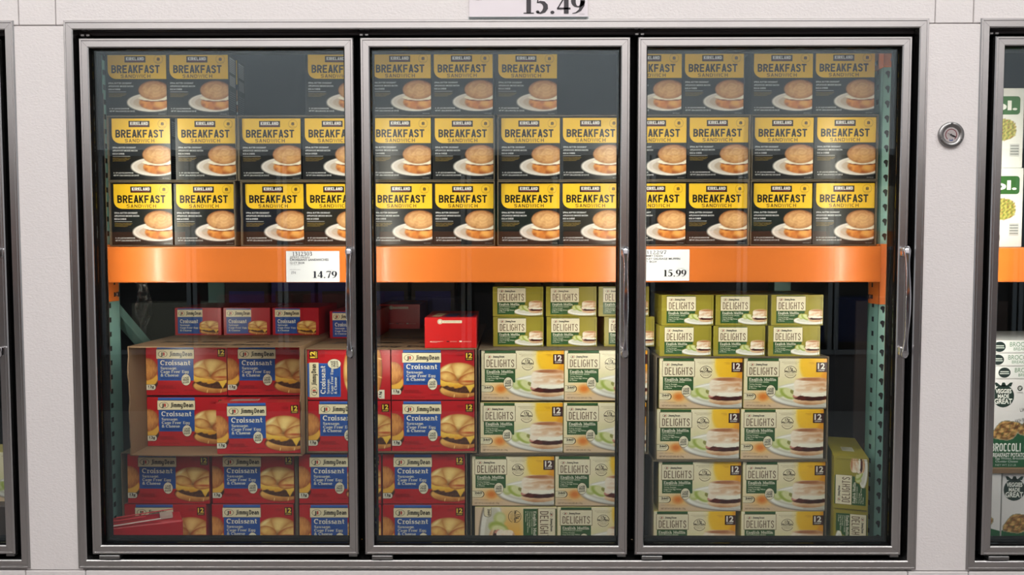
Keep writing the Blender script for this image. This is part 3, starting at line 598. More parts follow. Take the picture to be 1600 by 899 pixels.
# ------------------------------------------------------------------ cartons of food
def body(mb, w, h, d, col, m='print'):
    mb.box((0, 0, 0), (w, d, h), m, bev=0.0016, c=tuple(lin(col)))
PR = dict(K=(0.1945, 0.1955, 0.066), J=(0.265, 0.162, 0.100), D=(0.265, 0.162, 0.100))
def face_mesh(kind):
    """box meshes: lower-left-front corner at the origin, front towards -y"""
    mb = MB(); q = .0008
    def front(s, w, h, rot=0):
        if rot == 0: s.put(mb, (q, 0, q), (1, 0, 0), (0, 0, 1), (0, -1, 0))
        elif rot == 90: s.put(mb, (w-q, 0, q), (0, 0, 1), (-1, 0, 0), (0, -1, 0))      # reads upwards, print top to the left
        elif rot == -90: s.put(mb, (q, 0, h-q), (0, 0, -1), (1, 0, 0), (0, -1, 0))      # reads downwards, print top to the right
    if kind == 'K':
        w, h, d = PR['K']; body(mb, w, h, d, BLACK); front(SH['K'], w, h); SH['Ks'].put(mb, (w, q, q), (0, 1, 0), (0, 0, 1), (1, 0, 0))
    elif kind in ('J', 'JP'):
        w, h, d = PR['J']; body(mb, w, h, d, (176, 24, 32))
        front(SH['J'], w, h) if kind == 'J' else front(SH['JP'], w, h, 90)
        SH['Jt'].put(mb, (q, q, h), (1, 0, 0), (0, 1, 0), (0, 0, 1))
    elif kind in ('D', 'DP'):
        w, h, d = PR['D']; body(mb, w, h, d, (206, 190, 120))
        front(SH['D'], w, h) if kind == 'D' else front(SH['DP'], w, h, -90)
    elif kind in ('JS', 'JE', 'DS'):       # small end face forward
        w, h, d = .165, .098, .265; body(mb, w, h, d, OLIVE if kind == 'DS' else (170, 22, 32)); front(SH[kind], w, h)
        if kind == 'JE':
            for i, (a, b) in enumerate(((.02, .05), (.06, .10), (.105, .12), (.125, .15))):
                mb.face([(a, .03, h+.0004), (b, .03, h+.0004), (b+.01, .16, h+.0004), (a+.01, .16, h+.0004)], 'print', tuple(lin(((210, 190, 150), (30, 50, 90), (40, 30, 30), (60, 60, 90))[i])))
        if kind == 'DS':
            for i, a in enumerate((.03, .06, .10)):
                mb.face([(a, .01, h+.0004), (a+.022, .01, h+.0004), (a+.03, .2, h+.0004), (a+.008, .2, h+.0004)], 'print', tuple(lin(((120, 80, 50), (60, 44, 36), (150, 100, 60))[i])))
    elif kind in ('DU', 'DV'):              # small end face, standing tall
        w, h, d = .1, .165, .265; body(mb, w, h, d, OLIVE); front(SH['DS2'], w, h, 90 if kind == 'DU' else -90)
        SH['Dt'].put(mb, (q, q, h), (1, 0, 0), (0, 1, 0), (0, 0, 1))
    return mb.mesh('printed_carton')
kw = PR['K']; q2 = .0016
SH = dict(K=sheet_K(kw[0]-q2, kw[1]-q2), Ks=sheet_Kside(kw[2]-q2, kw[1]-q2), J=sheet_J(.265-q2, .162-q2), JP=sheet_JP(.162-q2, .265-q2),
          D=sheet_D(.265-q2, .162-q2), DP=sheet_DP(.162-q2, .265-q2), JS=sheet_JS(.165-q2, .098-q2), JE=sheet_JE(.165-q2, .098-q2),
          DS=sheet_DS(.165-q2, .098-q2), DS2=sheet_DS(.165-q2, .1-q2), Jt=sheet_topred(.265-q2, .1-q2), Dt=sheet_topolive(.1-q2, .265-q2))
MESH = {}
def carton(kind, name, x, Y, z, label, group, rz=0.0, ry=0.0, cat='box'):
    if kind not in MESH: MESH[kind] = face_mesh(kind)
    o = bpy.data.objects.new(name, MESH[kind]); COL.objects.link(o)
    o.location = (x, Y, z); o.rotation_euler = (0, ry, rz)
    return tag(o, label, cat, group)
# ------------------------------------------------------------------ the building
def struct(mb, name): return tag(mb.build(name), kind='structure')
U0, U1, W0, W1 = -1.2408, 1.1291, -0.8919, 0.6413          # outer edge of the steel surround of the middle unit
LN1, RN0 = -1.3767, 1.2687                                  # facing edges of the neighbouring surrounds
m = MB(); m.box((-7, -9, FLOOR-.1), (7, 4, FLOOR), 'floor'); struct(m, 'floor')
m = MB(); m.box((-7, -9, 3.42), (7, .1, 3.5), 'ceil'); struct(m, 'ceiling')
m = MB(); G = .0012; yf = .004; yb = .10
xs = [-4.4, at(27, 20, 0)[0], at(85, 20, 0)[0], at(1463, 20, 0)[0], at(1523, 20, 0)[0], 4.4]
zt = at(85, 39, 0)[2]; zb = at(800, 893.5, 0)[2]
for a, b in zip(xs[:-1], xs[1:]): m.box((a+G, yf, zt+G), (b-G, yb, 3.4), 'wall', .0015)
xb = [-4.4, at(38, 893, 0)[0], at(132, 893, 0)[0], at(1420, 893, 0)[0], at(1515, 893, 0)[0], 4.4]
for a, b in zip(xb[:-1], xb[1:]): m.box((a+G, yf, FLOOR), (b-G, yb, zb-G), 'wall', .0015)
for a, b in ((-4.4, -2.21), (LN1-.012, U0+.012), (U1-.012, RN0+.012), (2.10, 4.4)): m.box((a, yf, zb+G), (b, yb, zt-G), 'wall', .0015)
m.box((-4.4, .03, zt-.02), (4.4, .035, zt+.02), 'seam'); m.box((-4.4, .03, zb-.02), (4.4, .035, zb+.015), 'seam')
for x in xs[1:-1]: m.box((x-.01, .03, zt), (x+.01, .035, 1.5), 'seam')
for x in xb[1:-1]: m.box((x-.01, .03, FLOOR), (x+.01, .035, zb), 'seam')
struct(m, 'wall_front')
m = MB()
m.box((-4.4, 2.9, FLOOR), (4.4, 3.0, 1.7), 'room'); struct(m, 'wall_freezer_rear')
m = MB(); m.box((-4.5, .1, 1.6), (4.5, 3.0, 1.7), 'room'); tag(m.build('ceiling_freezer'), kind='structure')
for sx, nm in ((-4.5, 'wall_freezer_left'), (4.4, 'wall_freezer_right')):
    m = MB(); m.box((sx, .1, FLOOR), (sx+.1, 3.0, 1.6), 'room'); struct(m, nm)

# ------------------------------------------------------------------ steel surrounds and glass doors
def mitred(x0, x1, z0, z1, b, ya, yb_, name, parent, lo='steel', hi='steelh', bz=None):
    """four mitred extrusions with a chamfered, grooved face"""
    prof = [(0, yb_), (0, ya+.003), (.0022, ya), (b*.24, ya), (b*.28, ya+.0012), (b*.32, ya), (b-.0032, ya), (b-.0005, ya+.003), (b, yb_)]
    g = .0003; parts = []
    def P(side, s, t, y):
        # s inset, t 0/1 along the side
        if side == 'l': return (x0+s, y, (z0+s+g) if t == 0 else (z1-s-g))
        if side == 'r': return (x1-s, y, (z0+s+g) if t == 0 else (z1-s-g))
        if side == 't': return ((x0+s+g) if t == 0 else (x1-s-g), y, z1-s)
        return ((x0+s+g) if t == 0 else (x1-s-g), y, z0+s)
    for side, nm, mt in (('l', 'stile', lo), ('r', 'stile', lo), ('t', 'rail', hi), ('b', 'rail', hi)):
        m = MB(); rings = [[P(side, s, t, y) for s, y in prof] for t in (0, 1)]
        m.loft(rings, mt); parts.append(m.build(nm, parent))
    return parts
BAND = .0262
def surround(x0, x1, label):
    t = empty('door_surround', ((x0+x1)/2, .004, W0), label, 'freezer frame')
    inv = Vector(t.location)
    def sub(o): o.location = -inv
    for p in mitred(x0, x1, W0, W1, BAND, 0, .028, 'rail', t): sub(p)
    m = MB(); a, b, c, d = x0+BAND-.004, x1-BAND+.004, W0+BAND-.004, W1-BAND+.004
    for lo, hi in (((a, .028, c), (a+.048, .082, d)), ((b-.048, .028, c), (b, .082, d)), ((a, .028, d-.044), (b, .082, d)), ((a, .028, c), (b, .082, c+.036))):
        m.box(lo, hi, 'black')
    # the liner is set back behind the door leaves
    m = MB(); k = .036
    m.box((a, .068, c), (a+k, .083, d), 'black'); m.box((b-k, .068, c), (b, .083, d), 'black'); m.box((a+k, .068, d-k), (b-k, .083, d), 'black'); m.box((a+k, .068, c), (b-k, .083, c+.032), 'black')
    m.box((a, .028, c), (a+.004, .068, d), 'black'); m.box((b-.004, .028, c), (b, .068, d), 'black'); m.box((a, .028, d-.004), (b, .068, d), 'black'); m.box((a, .028, c), (b, .068, c+.004), 'black')
    sub(m.build('liner', t)); return t
surround(U0, U1, 'long stainless steel frame around the three closed glass doors in the middle')
surround(-2.20, LN1, 'stainless steel freezer frame cut off by the left edge of the photo')
surround(RN0, 2.09, 'stainless steel freezer frame right of the round thermometer, cut off by the photo')
def mullion(x, label):
    m = MB(); m.box((x-.033, .068, W0+.06), (x+.033, .083, W1-.06), 'black', .002); m.box((x-.008, .05, W0+.04), (x+.008, .068, W1-.04), 'black')
    tag(m.build('mullion'), kind='structure')
mullion(-.435, ''); mullion(.325, '')
D0, D1 = -.8500, .5925
def freezer_door(x0, x1, label, handle=True):
    t = empty('glass_door', (x0, 0, D0), label, 'door', 'glass freezer doors')
    W = x1-x0; H = D1-D0
    mitred(0, W, 0, H, .0265, 0, .014, 'rail', t)
    i = .0265; m = MB()
    for lo, hi in (((.003, .0150, .003), (i-.0008, .0160, .02)), ((i-.0002, .0062, i-.0002), (i+.0012, .016, H-i)), ((W-i-.0012, .0062, i), (W-i+.0002, .016, H-i)), ((i, .0062, i-.0002), (W-i, .016, i+.0012)), ((i, .0062, H-i-.0012), (W-i, .016, H-i+.0002)), ((.003, .015, .003), (i+.0012, .056, H-.003)), ((W-i-.0012, .015, .003), (W-.003, .056, H-.003)), ((i, .015, .003), (W-i, .066, i+.0012)), ((i, .015, H-i-.0012), (W-i, .056, H-.003))):
        m.box(lo, hi, 'black')
    j = i+.0035
    for lo, hi in (((i, .040, i), (j, .055, H-i)), ((W-j, .040, i), (W-i, .055, H-i)), ((i, .040, i), (W-i, .064, j+.002)), ((i, .040, H-j), (W-i, .064, H-i))): m.box(lo, hi, 'black', .0008)
    m.build('gasket', t)
    m = MB(); m.box((i+.0013, .017, i+.0013), (W-i-.0013, .021, H-i-.0013), 'glass'); m.build('glass_pane', t)
    m = MB(); m.box((.02, -.001, -.0125), (.078, .022, -.0025), 'galv', .001); m.box((.03, -.002, -.0105), (.045, -.001, -.0045), 'galv'); m.build('hinge', t)
    m = MB(); m.box((W-.028, .004, -.007), (W-.004, .02, -.001), 'galv', .001); m.build('corner_plate', t)
    m = MB()
    for a in (-.005, .010): m.box((a, .02, H+.010), (a+.010, .034, H+.016), 'galv', .001)
    m.build('clip', t)
    if handle:
        m = MB(); rings = []; zc0, zc1 = .87-.308, .87; cxh = W-.0135; n = 26
        for k in range(n+1):
            f = k/n; z = zc0+(zc1-zc0)*f; e = min(f, 1-f)
            wd = .0042+.0068*math.exp(-(e/.10)**2)+.0034*math.exp(-((f-.5)/.25)**2); th = .0040+.004*math.exp(-(e/.12)**2)
            if e < .012: wd *= .6; th *= .6
            yy = -.020-.014*math.sin(math.pi*f)
            rings.append([(cxh+wd*math.cos(a), yy+th*math.sin(a), z) for a in [2*math.pi*q/14 for q in range(14)]])
        m.loft(rings, 'chrome')
        for z in (zc0+.018, zc1-.016):
            m.box((cxh-.010, -.018, z-.012), (cxh+.006, .0005, z+.012), 'chrome', .003, seg=2)
        m.build('handle', t, smooth=True)
    return t
freezer_door(-1.1988, -.4446, 'left glass freezer door of the middle three, breakfast boxes and 14.79 tag behind it')
freezer_door(-.4262, .3150, 'middle glass freezer door of the three, lone plain red box behind it')
freezer_door(.3352, 1.0840, 'right glass freezer door of the middle three, teal upright and 15.99 tag behind it')
freezer_door(LN1-.042-.75, LN1-.042, 'glass freezer door at the left edge of the photo, only its right stile showing')
freezer_door(RN0+.042, RN0+.042+.75, 'glass freezer door at the right edge of the photo, white potato bake boxes behind')
def freezer_lamp(x, label):
    t = empty('freezer_lamp', (x, .083, LEDZ[0]), label, 'lamp', 'freezer strip lamps behind the door posts')
    m = MB(); m.box((-.016, .0001, 0), (.016, .0030, LEDZ[1]-LEDZ[0]), 'galv'); m.build('housing', t)
    m = MB(); m.box((-.011, .0031, 0), (.011, .0042, LEDZ[1]-LEDZ[0]), 'led'); m.build('lens', t)
for x, wh in ((-.435, 'post between left and middle doors'), (.325, 'post between middle and right doors'), (-1.196, 'frame left of the left door'), (1.084, 'frame right of the right door'), (1.318, 'frame of the door at the right edge')): freezer_lamp(x, 'strip lamp on the back of the black '+wh)

# ------------------------------------------------------------------ wall thermometer, price sign, tags
g = at(1485, 211, .004); t = empty('thermometer', (g[0], .004, g[2]), 'round chrome dial thermometer screwed to the white wall panel', 'thermometer'); R = .0352
m = MB(); n = 40
prof = [(R, .0), (R, -.004), (R*.96, -.007), (R*.74, -.008), (R*.66, -.0055), (R*.60, -.0042), (R*.60, .0)]
rings = [[(r*math.cos(a), y, r*math.sin(a)) for a in [2*math.pi*i/n for i in range(n)]] for r, y in prof]
m.loft(rings, 'galv', cap=False); m.build('bezel', t, smooth=True)
s = Sheet(.06, .06); s.ell(.5, .5, .38, .38, (168, 162, 162), 0, 36); s.ring(.5, .5, .27, .27, .14, (110, 34, 48), 1, 36, -50, 230)
for i in range(9):
    a = math.radians(-40+i*32.5); s.poly([(.5+.36*math.cos(a-.03), .5-.36*math.sin(a-.03)), (.5+.36*math.cos(a+.03), .5-.36*math.sin(a+.03)), (.5+.31*math.cos(a), .5-.31*math.sin(a))], (70, 60, 62), 1)
s.poly([(.42, .78), (.44, .68), (.46, .68), (.45, .74), (.54, .74), (.55, .68), (.57, .68), (.58, .78)], (52, 74, 130), 1)
m = MB(); s.put(m, (-.03, -.0035, -.03), (1, 0, 0), (0, 0, 1), (0, -1, 0), 'flat'); m.build('dial', t)
m = MB(); a = math.radians(-26); ux = Vector((math.cos(a), 0, math.sin(a))); uz = Vector((-math.sin(a), 0, math.cos(a))); o = Vector((-.001, -.0052, .0))
m.face([o-ux*.016, o+ux*.005-uz*.0009, o+ux*.005+uz*.0009], 'hole'); m.face([o+ux*.004-uz*.0016, o+ux*.014-uz*.0016, o+ux*.014+uz*.0016, o+ux*.004+uz*.0016], 'hole'); m.cyl(o+Vector((0, .001, 0)), o-Vector((0, .001, 0)), .002, 'hole', 10); m.build('needle', t)
for a in (90, 205, 335):
    a = math.radians(a); m = MB(); q = Vector((R*.86*math.cos(a), -.006, R*.86*math.sin(a))); m.cyl(q, q+Vector((0, -.004, 0)), .0034, 'galv', 10, .0024); m.build('screw', t, smooth=False)

a, b = at(733, 27, 0), at(918.5, 25, 0)
t = empty('price_sign', ((a[0]+b[0])/2, -.002, a[2]), 'white price sign reading 15.49 fixed above the middle freezer door', 'sign')
W = b[0]-a[0]; H = .20
m = MB(); m.box((-W/2, 0, 0), (W/2, .006, H), 'flat', .0006, c=tuple(lin((226, 220, 226)))); m.build('card', t)
def signtext(t, items, W, H, y):
    s = Sheet(W, H); items(s); m = MB(); s.put(m, (-W/2, y, 0), (1, 0, 0), (0, 0, 1), (0, -1, 0), 'flat'); return m.build('lettering', t)
def f(s):
    d = lambda px: 1-(at(820, px, 0)[2]-a[2])/H
    u = lambda px: (at(px, 15, 0)[0]-a[0])/W
    s.roman('15.49', u(818), u(914), d(22), d(-8), (52, 48, 54), 1)
    s.text('12/18/23', u(905), u(913), d(23.5), d(22), (120, 118, 124), 1)
    s.text('ITEM 1', u(744), u(752), d(1), d(-2), (60, 56, 60), 1); s.text('PER BOX', u(866), u(900), d(-14), d(-18), (70, 66, 70), 1)
    s.text('BREAKFAST SANDWICH', u(742), u(860), d(-50), d(-60), (60, 56, 60), 1)
signtext(t, f, W, H, -.0004)
m = MB(); m.box((-W/2-.002, -.0025, -.004), (W/2+.002, .006, -.0002), 'glass'); m.build('clear_holder', t)
def tag_card(pl, pt, pr, pb, label, items, gname='price_tag'):
    A = at(pl, pb, .258); B = at(pr, pt, .258); W = B[0]-A[0]; H = B[2]-A[2]
    t = empty(gname, ((A[0]+B[0])/2, .2585, A[2]), label, 'price tag')
    m = MB(); m.box((-W/2, 0, 0), (W/2, .0012, H), 'flat', c=tuple(lin((236, 236, 240)))); m.build('card', t)
    signtext(t, items, W, H, -.0002); return t
INK = (40, 40, 58)
def f(s):
    s.roman('1312303', .12, .49, .155, .02, INK, 1, False); s.text('JIMMY DEAN', .07, .44, .228, .172, (70, 66, 80), 1, .0); s.text('CROISSANT SANDWICHES', .07, .80, .315, .245, (70, 66, 80), 1, .012)
    s.text('12 CT BOX', .075, .35, .41, .35, (70, 66, 80), 1, .012); s.text('12 / 4.1 OZ', .09, .25, .455, .43, (120, 118, 126), 1)
    s.text('SELLING UNIT', .07, .27, .61, .585, (130, 130, 150), 1); s.roman('274', .09, .18, .735, .655, (90, 90, 110), 1, False); s.text('PER BOX', .78, .90, .63, .605, (150, 150, 170), 1)
    s.roman('14.79', .50, .955, .87, .645, (34, 36, 52), 1)
tag_card(447.5, 392.5, 530, 441, 'white price tag 14.79 on the orange beam behind the left door', f)
def f(s):
    s.roman('1312297', .13, .57, .15, .03, INK, 1, False); s.text('JIMMY DEAN', .16, .50, .235, .175, (50, 48, 52), 1, .012); s.text('TURKEY SAUSAGE MUFFIN', .08, .825, .33, .265, (50, 48, 52), 1, .012)
    s.text('12 CT BOX', .07, .40, .42, .36, (50, 48, 52), 1, .012); s.text('SELLING UNIT', .12, .34, .60, .58, (120, 120, 120), 1); s.text('PER BOX', .78, .9, .615, .595, (130, 130, 130), 1)
    s.roman('15.99', .52, .945, .865, .645, (30, 30, 32), 1)
tag_card(993, 390, 1077.5, 439, 'white price tag 15.99 on the orange beam behind the right door', f)

# ------------------------------------------------------------------ pallet rack
BT, BB = .0232, -.0895
rk = empty('pallet_rack', (0, .3, FLOOR), 'steel pallet rack with orange beams and teal uprights inside the freezer', 'rack')
def rpart(m, name, smooth=False):
    o = m.build(name, rk, smooth); o.location = (0, -.3, -FLOOR); return o
DECK = -1.125
UX = 1.153; LX = -1.302
def upright(xi, sgn, yy=.30, detail=True):
    """xi = inner side face, sgn = direction of the outside, open C section"""
    m = MB(); w_ = .076; d_ = .072; th = .003
    x2 = xi+sgn*w_; lo, hi = min(xi, x2), max(xi, x2)
    m.box((lo, yy, FLOOR), (hi, yy+th, 1.45), 'teal', .0008); m.box((min(xi, xi+sgn*th), yy, FLOOR), (max(xi, xi+sgn*th), yy+d_, 1.45), 'teal', .0008)
    m.box((min(x2, x2-sgn*th), yy, FLOOR), (max(x2, x2-sgn*th), yy+d_, 1.45), 'teal', .0008)
    for s_ in (0, 1):
        b0 = xi if s_ == 0 else x2-sgn*.018
        m.box((min(b0, b0+sgn*.018), yy+d_-th, FLOOR), (max(b0, b0+sgn*.018), yy+d_, 1.45), 'teal')
    o = rpart(m, 'upright')
    if detail:
        m = MB()
        for k in range(-24, 26):
            z = -.2215+k*.0462
            if z < DECK or z > .62: continue
            xc = xi+sgn*.0140
            pts = [(xc+.0078*math.cos(a)*(1 if math.sin(a) > 0 else .55)*1.0+(0 if math.sin(a) > 0 else .002)*sgn, yy-.0004, z+(.0085*math.sin(a) if math.sin(a) > 0 else .015*math.sin(a))) for a in [2*math.pi*i/16 for i in range(16)]]
            m.face(pts, 'hole')
            pts2 = [(p[0]+sgn*.040, p[1], p[2]) for p in pts]; m.face(pts2, 'hole')
            yc = yy+.034; xx = xi-sgn*.0004
            if sgn < 0: yc = yy+.010
            m.face([(xx, yc-.007, z+.002), (xx, yc+.007, z+.002), (xx, yc+.007, z+.018), (xx, yc-.007, z+.018)], 'hole')
        q = m.build('slots', o); q['kind'] = 'stuff'
upright(UX, 1); upright(LX, -1); upright(UX, 1, 1.25, False); upright(LX, -1, 1.25, False)
NX = RN0-.02
def beam(x0, x1, z0, z1, y):
    m = MB(); m.box((x0, y, z0), (x1, y+.045, z1), 'orange', .005, seg=2); rpart(m, 'beam')
beam(LX+.002, UX-.012, BB, BT, .26); beam(LX+.002, UX-.012, BB, BT, 1.28); beam(LX+.002, UX-.012, DECK-.125, DECK-.012, .26); beam(LX+.002, UX-.012, DECK-.125, DECK-.012, 1.28)
beam(UX+.09, 2.6, BB, BT-.004, .26); beam(UX+.09, 2.6, DECK-.125, DECK-.012, .26)
m = MB(); m.box((LX, .306, BB+.06), (UX, 1.33, BT-.001), 'galv'); rpart(m, 'shelf_deck')
m = MB(); m.box((LX-.1, .09, DECK-.011), (2.6, 1.33, DECK), 'galv'); rpart(m, 'shelf_deck')
m = MB(); m.box((UX+.09, .306, BB+.06), (2.6, 1.2, BT-.005), 'galv'); rpart(m, 'shelf_deck')
def connector(xi, sgn, z0, z1, side=.070, bolts=True):
    m = MB(); xo = xi+sgn*.060
    m.box((min(xi-sgn*.008, xo), .283, z0), (max(xi-sgn*.008, xo), .2885, z1), 'orange', .0015, seg=2)
    m.box((min(xi-sgn*.008, xi-sgn*.0035), .283, z0), (max(xi-sgn*.008, xi-sgn*.0035), .283+side, z1), 'orange', .0015, seg=2)
    o = rpart(m, 'connector')
    for z, k in ((z0+.022, 1), (z0+.060, 0), (z0+.105, 1)):
        if z > z1-.01: continue
        m = MB(); m.cyl((xi+sgn*.020, .283, z), (xi+sgn*.020, .2825-.003*k, z), .0075 if k else .004, 'galv' if k else 'hole', 12)
        m.build('bolt', o); m = MB(); m.box((xi-sgn*.0085-.001, .322, z-.007), (xi-sgn*.0085+.001, .328, z+.007), 'hole'); m.build('slot', o)
    m = MB(); m.cyl((xi-sgn*.0078, .338, z0+.022), (xi-sgn*.015, .338, z0+.022), .008, 'galv', 10); m.build('bolt', o)
connector(UX, 1, -.161, .030); connector(LX, -1, -.152, .030); connector(UX, 1, .580, .68)
def brace(x, y0, z0, y1, z1):
    m = MB(); a = Vector((x, y0, z0)); b = Vector((x, y1, z1)); d = (b-a); L = d.length; ang = math.atan2(d.z, d.y)
    m.box((-.02, -L/2, -.016), (.02, L/2, .016), 'teal', .002, rot=Matrix.Rotation(ang, 4, 'X'))
    m.v = [(v[0]+x, v[1]+(y0+y1)/2, v[2]+(z0+z1)/2) for v in m.v]; rpart(m, 'brace')
brace(LX-.035, .372, -.165, 1.25, -.80)
for x in (LX-.035, UX+.035):
    brace(x, .372, -1.2, 1.25, -1.2); brace(x, .372, .60, 1.25, .05); brace(x, .372, .05, 1.25, .05)

# ------------------------------------------------------------------ shipping cases
def case(x0, x1, Y, dep, z0, z1, label, group, mt='card', th=.003, jag=.004, seed=1, name='shipping_case', flap=0.0, top=True):
    """an open-fronted corrugated case; its lip is a little torn"""
    rn = random.Random(seed); m = MB(); n = 12
    def wall(p0, p1, inn, seam=False):
        # p0 -> p1 along the front edge; inn = inward direction
        p0 = Vector(p0); p1 = Vector(p1); inn = Vector(inn)*th
        rings = []
        for i in range(n+1):
            f = i/n; q = p0.lerp(p1, f); j = (rn.random()-.4)*jag if 0 < i < n else 0
            rings.append([(q.x, Y-j, q.z), (q.x+inn.x, Y-j, q.z+inn.z), (q.x+inn.x, Y+dep, q.z+inn.z), (q.x, Y+dep, q.z)])
        m.loft(rings, mt)
    wall((x0, 0, z0), (x1, 0, z0), (0, 0, 1)); wall((x0, 0, z0+th), (x0, 0, z1-th), (1, 0, 0)); wall((x1, 0, z0+th), (x1, 0, z1-th), (-1, 0, 0))
    if top: wall((x0, 0, z1), (x1, 0, z1), (0, 0, -1))
    m.box((x0+th, Y+dep-th, z0+th), (x1-th, Y+dep, z1-th), mt)
    o = tag(m.build(name), label, 'case', group); return o
KY = .31; kb = BT+.001
K2 = .0055
POS = dict(l='left', m='middle', r='right')
ordn = ['leftmost', 'second from left', 'third from left', 'rightmost']
def korder(n, i):
    if n == 1: return 'the only one'
    if i == 0: return 'leftmost'
    if i == n-1: return 'rightmost'
    return ['', 'second from left', 'third from left'][i]
rows = [
 ('lowest', kb+.0045, [(174.0, 271.0), (379, 474.5), (580, 674), (779, 873.5), (974, 1070.5), (1170, 1267)], 335, [0]*12),
 ('middle', kb+.2068+.0045, [(166.0, 273.0), (374, 472), (577.5, 675), (779, 874), (974, 1071), (1171, 1268)], 235, [.004, .010, 0, 0, .006, 0, 0, 0, 0, -.010, .006, 0]),
]
doorspan = dict(l=(0, 3), m=(4, 7), r=(8, 11))
def kdoor(i): return 'l' if i < 4 else ('m' if i < 8 else 'r')
pr = random.Random(4)
for rn_, z, prs, py, tilt in rows:
    for j, (a, b) in enumerate(prs):
        xa = max(at(a, py, KY)[0], -1.2900); xb_ = max(at(b, py, KY)[0], xa+.1950)
        if j and xa-.0045 < lastx+.002: sh = lastx+.002-(xa-.0045); xa += sh; xb_ += sh
        x0, x1 = xa-.0034, xb_+.1945+.0042
        lastx = x1+.0002
        case(x0, x1, KY-.006, .26, z-.003, z-.003+.2050, 'dark cardboard case holding two breakfast boxes, %s row of upper shelf, %s' % (rn_, ['leftmost', 'second from left', 'third from left', 'third from right', 'second from right', 'rightmost'][j]), 'open cases on the upper shelf', 'cardk', .0028, .006, seed=j+7*len(rn_))
        for k, xx in enumerate((xa, xb_)):
            i = 2*j+k; d = kdoor(i); n = i % 4
            lab = 'black and yellow breakfast sandwich box, %s row, %s behind %s glass door' % (rn_, ordn[n], POS[d])
            carton('K', 'breakfast_sandwich_box', xx+.0004, KY+.004*abs(math.sin(i*2.3)), z+.0004+.1925*abs(tilt[i])*.25, lab, 'breakfast sandwich boxes on the upper shelf', ry=tilt[i]*.25)
z1 = kb+.4135
top = [(160, 'l', 0), (258.5, 'l', 1), (476.5, 'l', 2), (577.5, 'm', 0), (673.5, 'm', 1), (774, 'm', 2), (969, 'r', 0), (1065, 'r', 1), (1173.5, 'r', 2), (1270, 'r', 3)]
cnt = dict(l=3, m=3, r=4); px_ = -9
for i, (p, d, k) in enumerate(top):
    x = max(at(p, 135, KY)[0], px_+.1955, -1.2985); px_ = x
    lab = 'breakfast sandwich box in the uppermost row, %s behind %s glass door' % ('leftmost' if k == 0 else ('rightmost' if k == cnt[d]-1 else ('second from left' if k == 1 else 'third from left')), POS[d])
    carton('K', 'breakfast_sandwich_box', x, KY+.002, z1+.0012, lab, 'breakfast sandwich boxes on the upper shelf', ry=[0, .006, .012, -.004, -.006, .008, 0, 0, .004, -.006][i]*.6)
x = at(258.5, 135, KY)[0]; carton('K', 'breakfast_sandwich_box', x+.006, KY+.076, z1, 'breakfast sandwich box hidden behind the second one in the uppermost row, only its side showing', 'breakfast sandwich boxes on the upper shelf')

# lower shelf: pallets carry the stacks
def pallet(x0, x1, y0, y1, ztop, label):
    t = empty('pallet', ((x0+x1)/2, (y0+y1)/2, DECK+.001), label, 'pallet', 'wooden pallets under the stacks')
    h = ztop-DECK-.001; W = (x1-x0)/2; D = (y1-y0)/2
    for k in range(5):
        m = MB(); a = -D+(2*D-.09)*k/4; m.box((-W, a, h-.018), (W, a+.09, h), 'wood', .002); m.build('top_board', t)
    for k in range(3):
        m = MB(); a = -W+(2*W-.04)*k/2; m.box((a, -D, 0), (a+.04, D, h-.018), 'wood', .002); m.build('stringer', t)
ZJ, ZB, ZC = -.9735, -.9815, -.9950
pallet(-1.295, -.135, .075, 1.10, ZJ, 'wooden pallet under the red croissant sandwich stacks'); pallet(-.128, .40, .075, 1.10, ZB, 'wooden pallet under the cream muffin boxes behind the middle door'); pallet(.415, 1.13, .075, 1.10, ZC, 'wooden pallet under the cream muffin boxes behind the right door')
GJ = 'red croissant sandwich boxes'; GD = 'cream english muffin sandwich boxes'; H = .162
def cx_(px, py, Y): return at(px, py, Y)[0]
def RJ(px, py, Y, z, what, kind='J', **kw): return carton(kind, 'croissant_sandwich_box', cx_(px, py, Y), Y, z, what, GJ, **kw)
# lower cases (rows three and four)
L = cx_(196, 770, .3)
case(cx_(194.5, 810, .3)-.0035, cx_(331.5, 748, .3)+.2725, .294, .5, ZJ, -.6385, 'cardboard case of red boxes at the bottom left, behind the left door', 'cases on the lower shelf', 'cardk', .0025, .002, 3)
x2 = cx_(466, 770, .3)
case(max(x2-.006, cx_(331.5, 748, .3)+.274), cx_(598, 748, .298)+.2715, .294, .5, ZJ, -.6385, 'cardboard case of red boxes at the bottom, spanning left and middle doors', 'cases on the lower shelf', 'cardk', .0025, .002, 4)
RJ(199, 748, .30, -.8055, 'red croissant box, third row down behind left door, leftmost', ry=.006); RJ(331.5, 748, .30, -.8055, 'red croissant box, third row down behind left door, middle one under the pulled-out box')
RJ(467, 748, .298, -.8055, 'red croissant box, third row down, cut by the right edge of the left door'); RJ(598, 748, .298, -.8055, 'red croissant box, third row down, behind the left part of the middle door')
RJ(194.5, 810, .30, ZJ+.0027, 'red croissant box in the bottom row behind left door, behind the crushed red box'); RJ(331, 810, .30, ZJ+.0027, 'red croissant box in the bottom row behind left door, middle one')
RJ(467.5, 810, .298, ZJ+.0027, 'red croissant box in the bottom row, cut by the right edge of the left door'); RJ(598, 810, .298, ZJ+.0027, 'red croissant box in the bottom row behind the middle door')
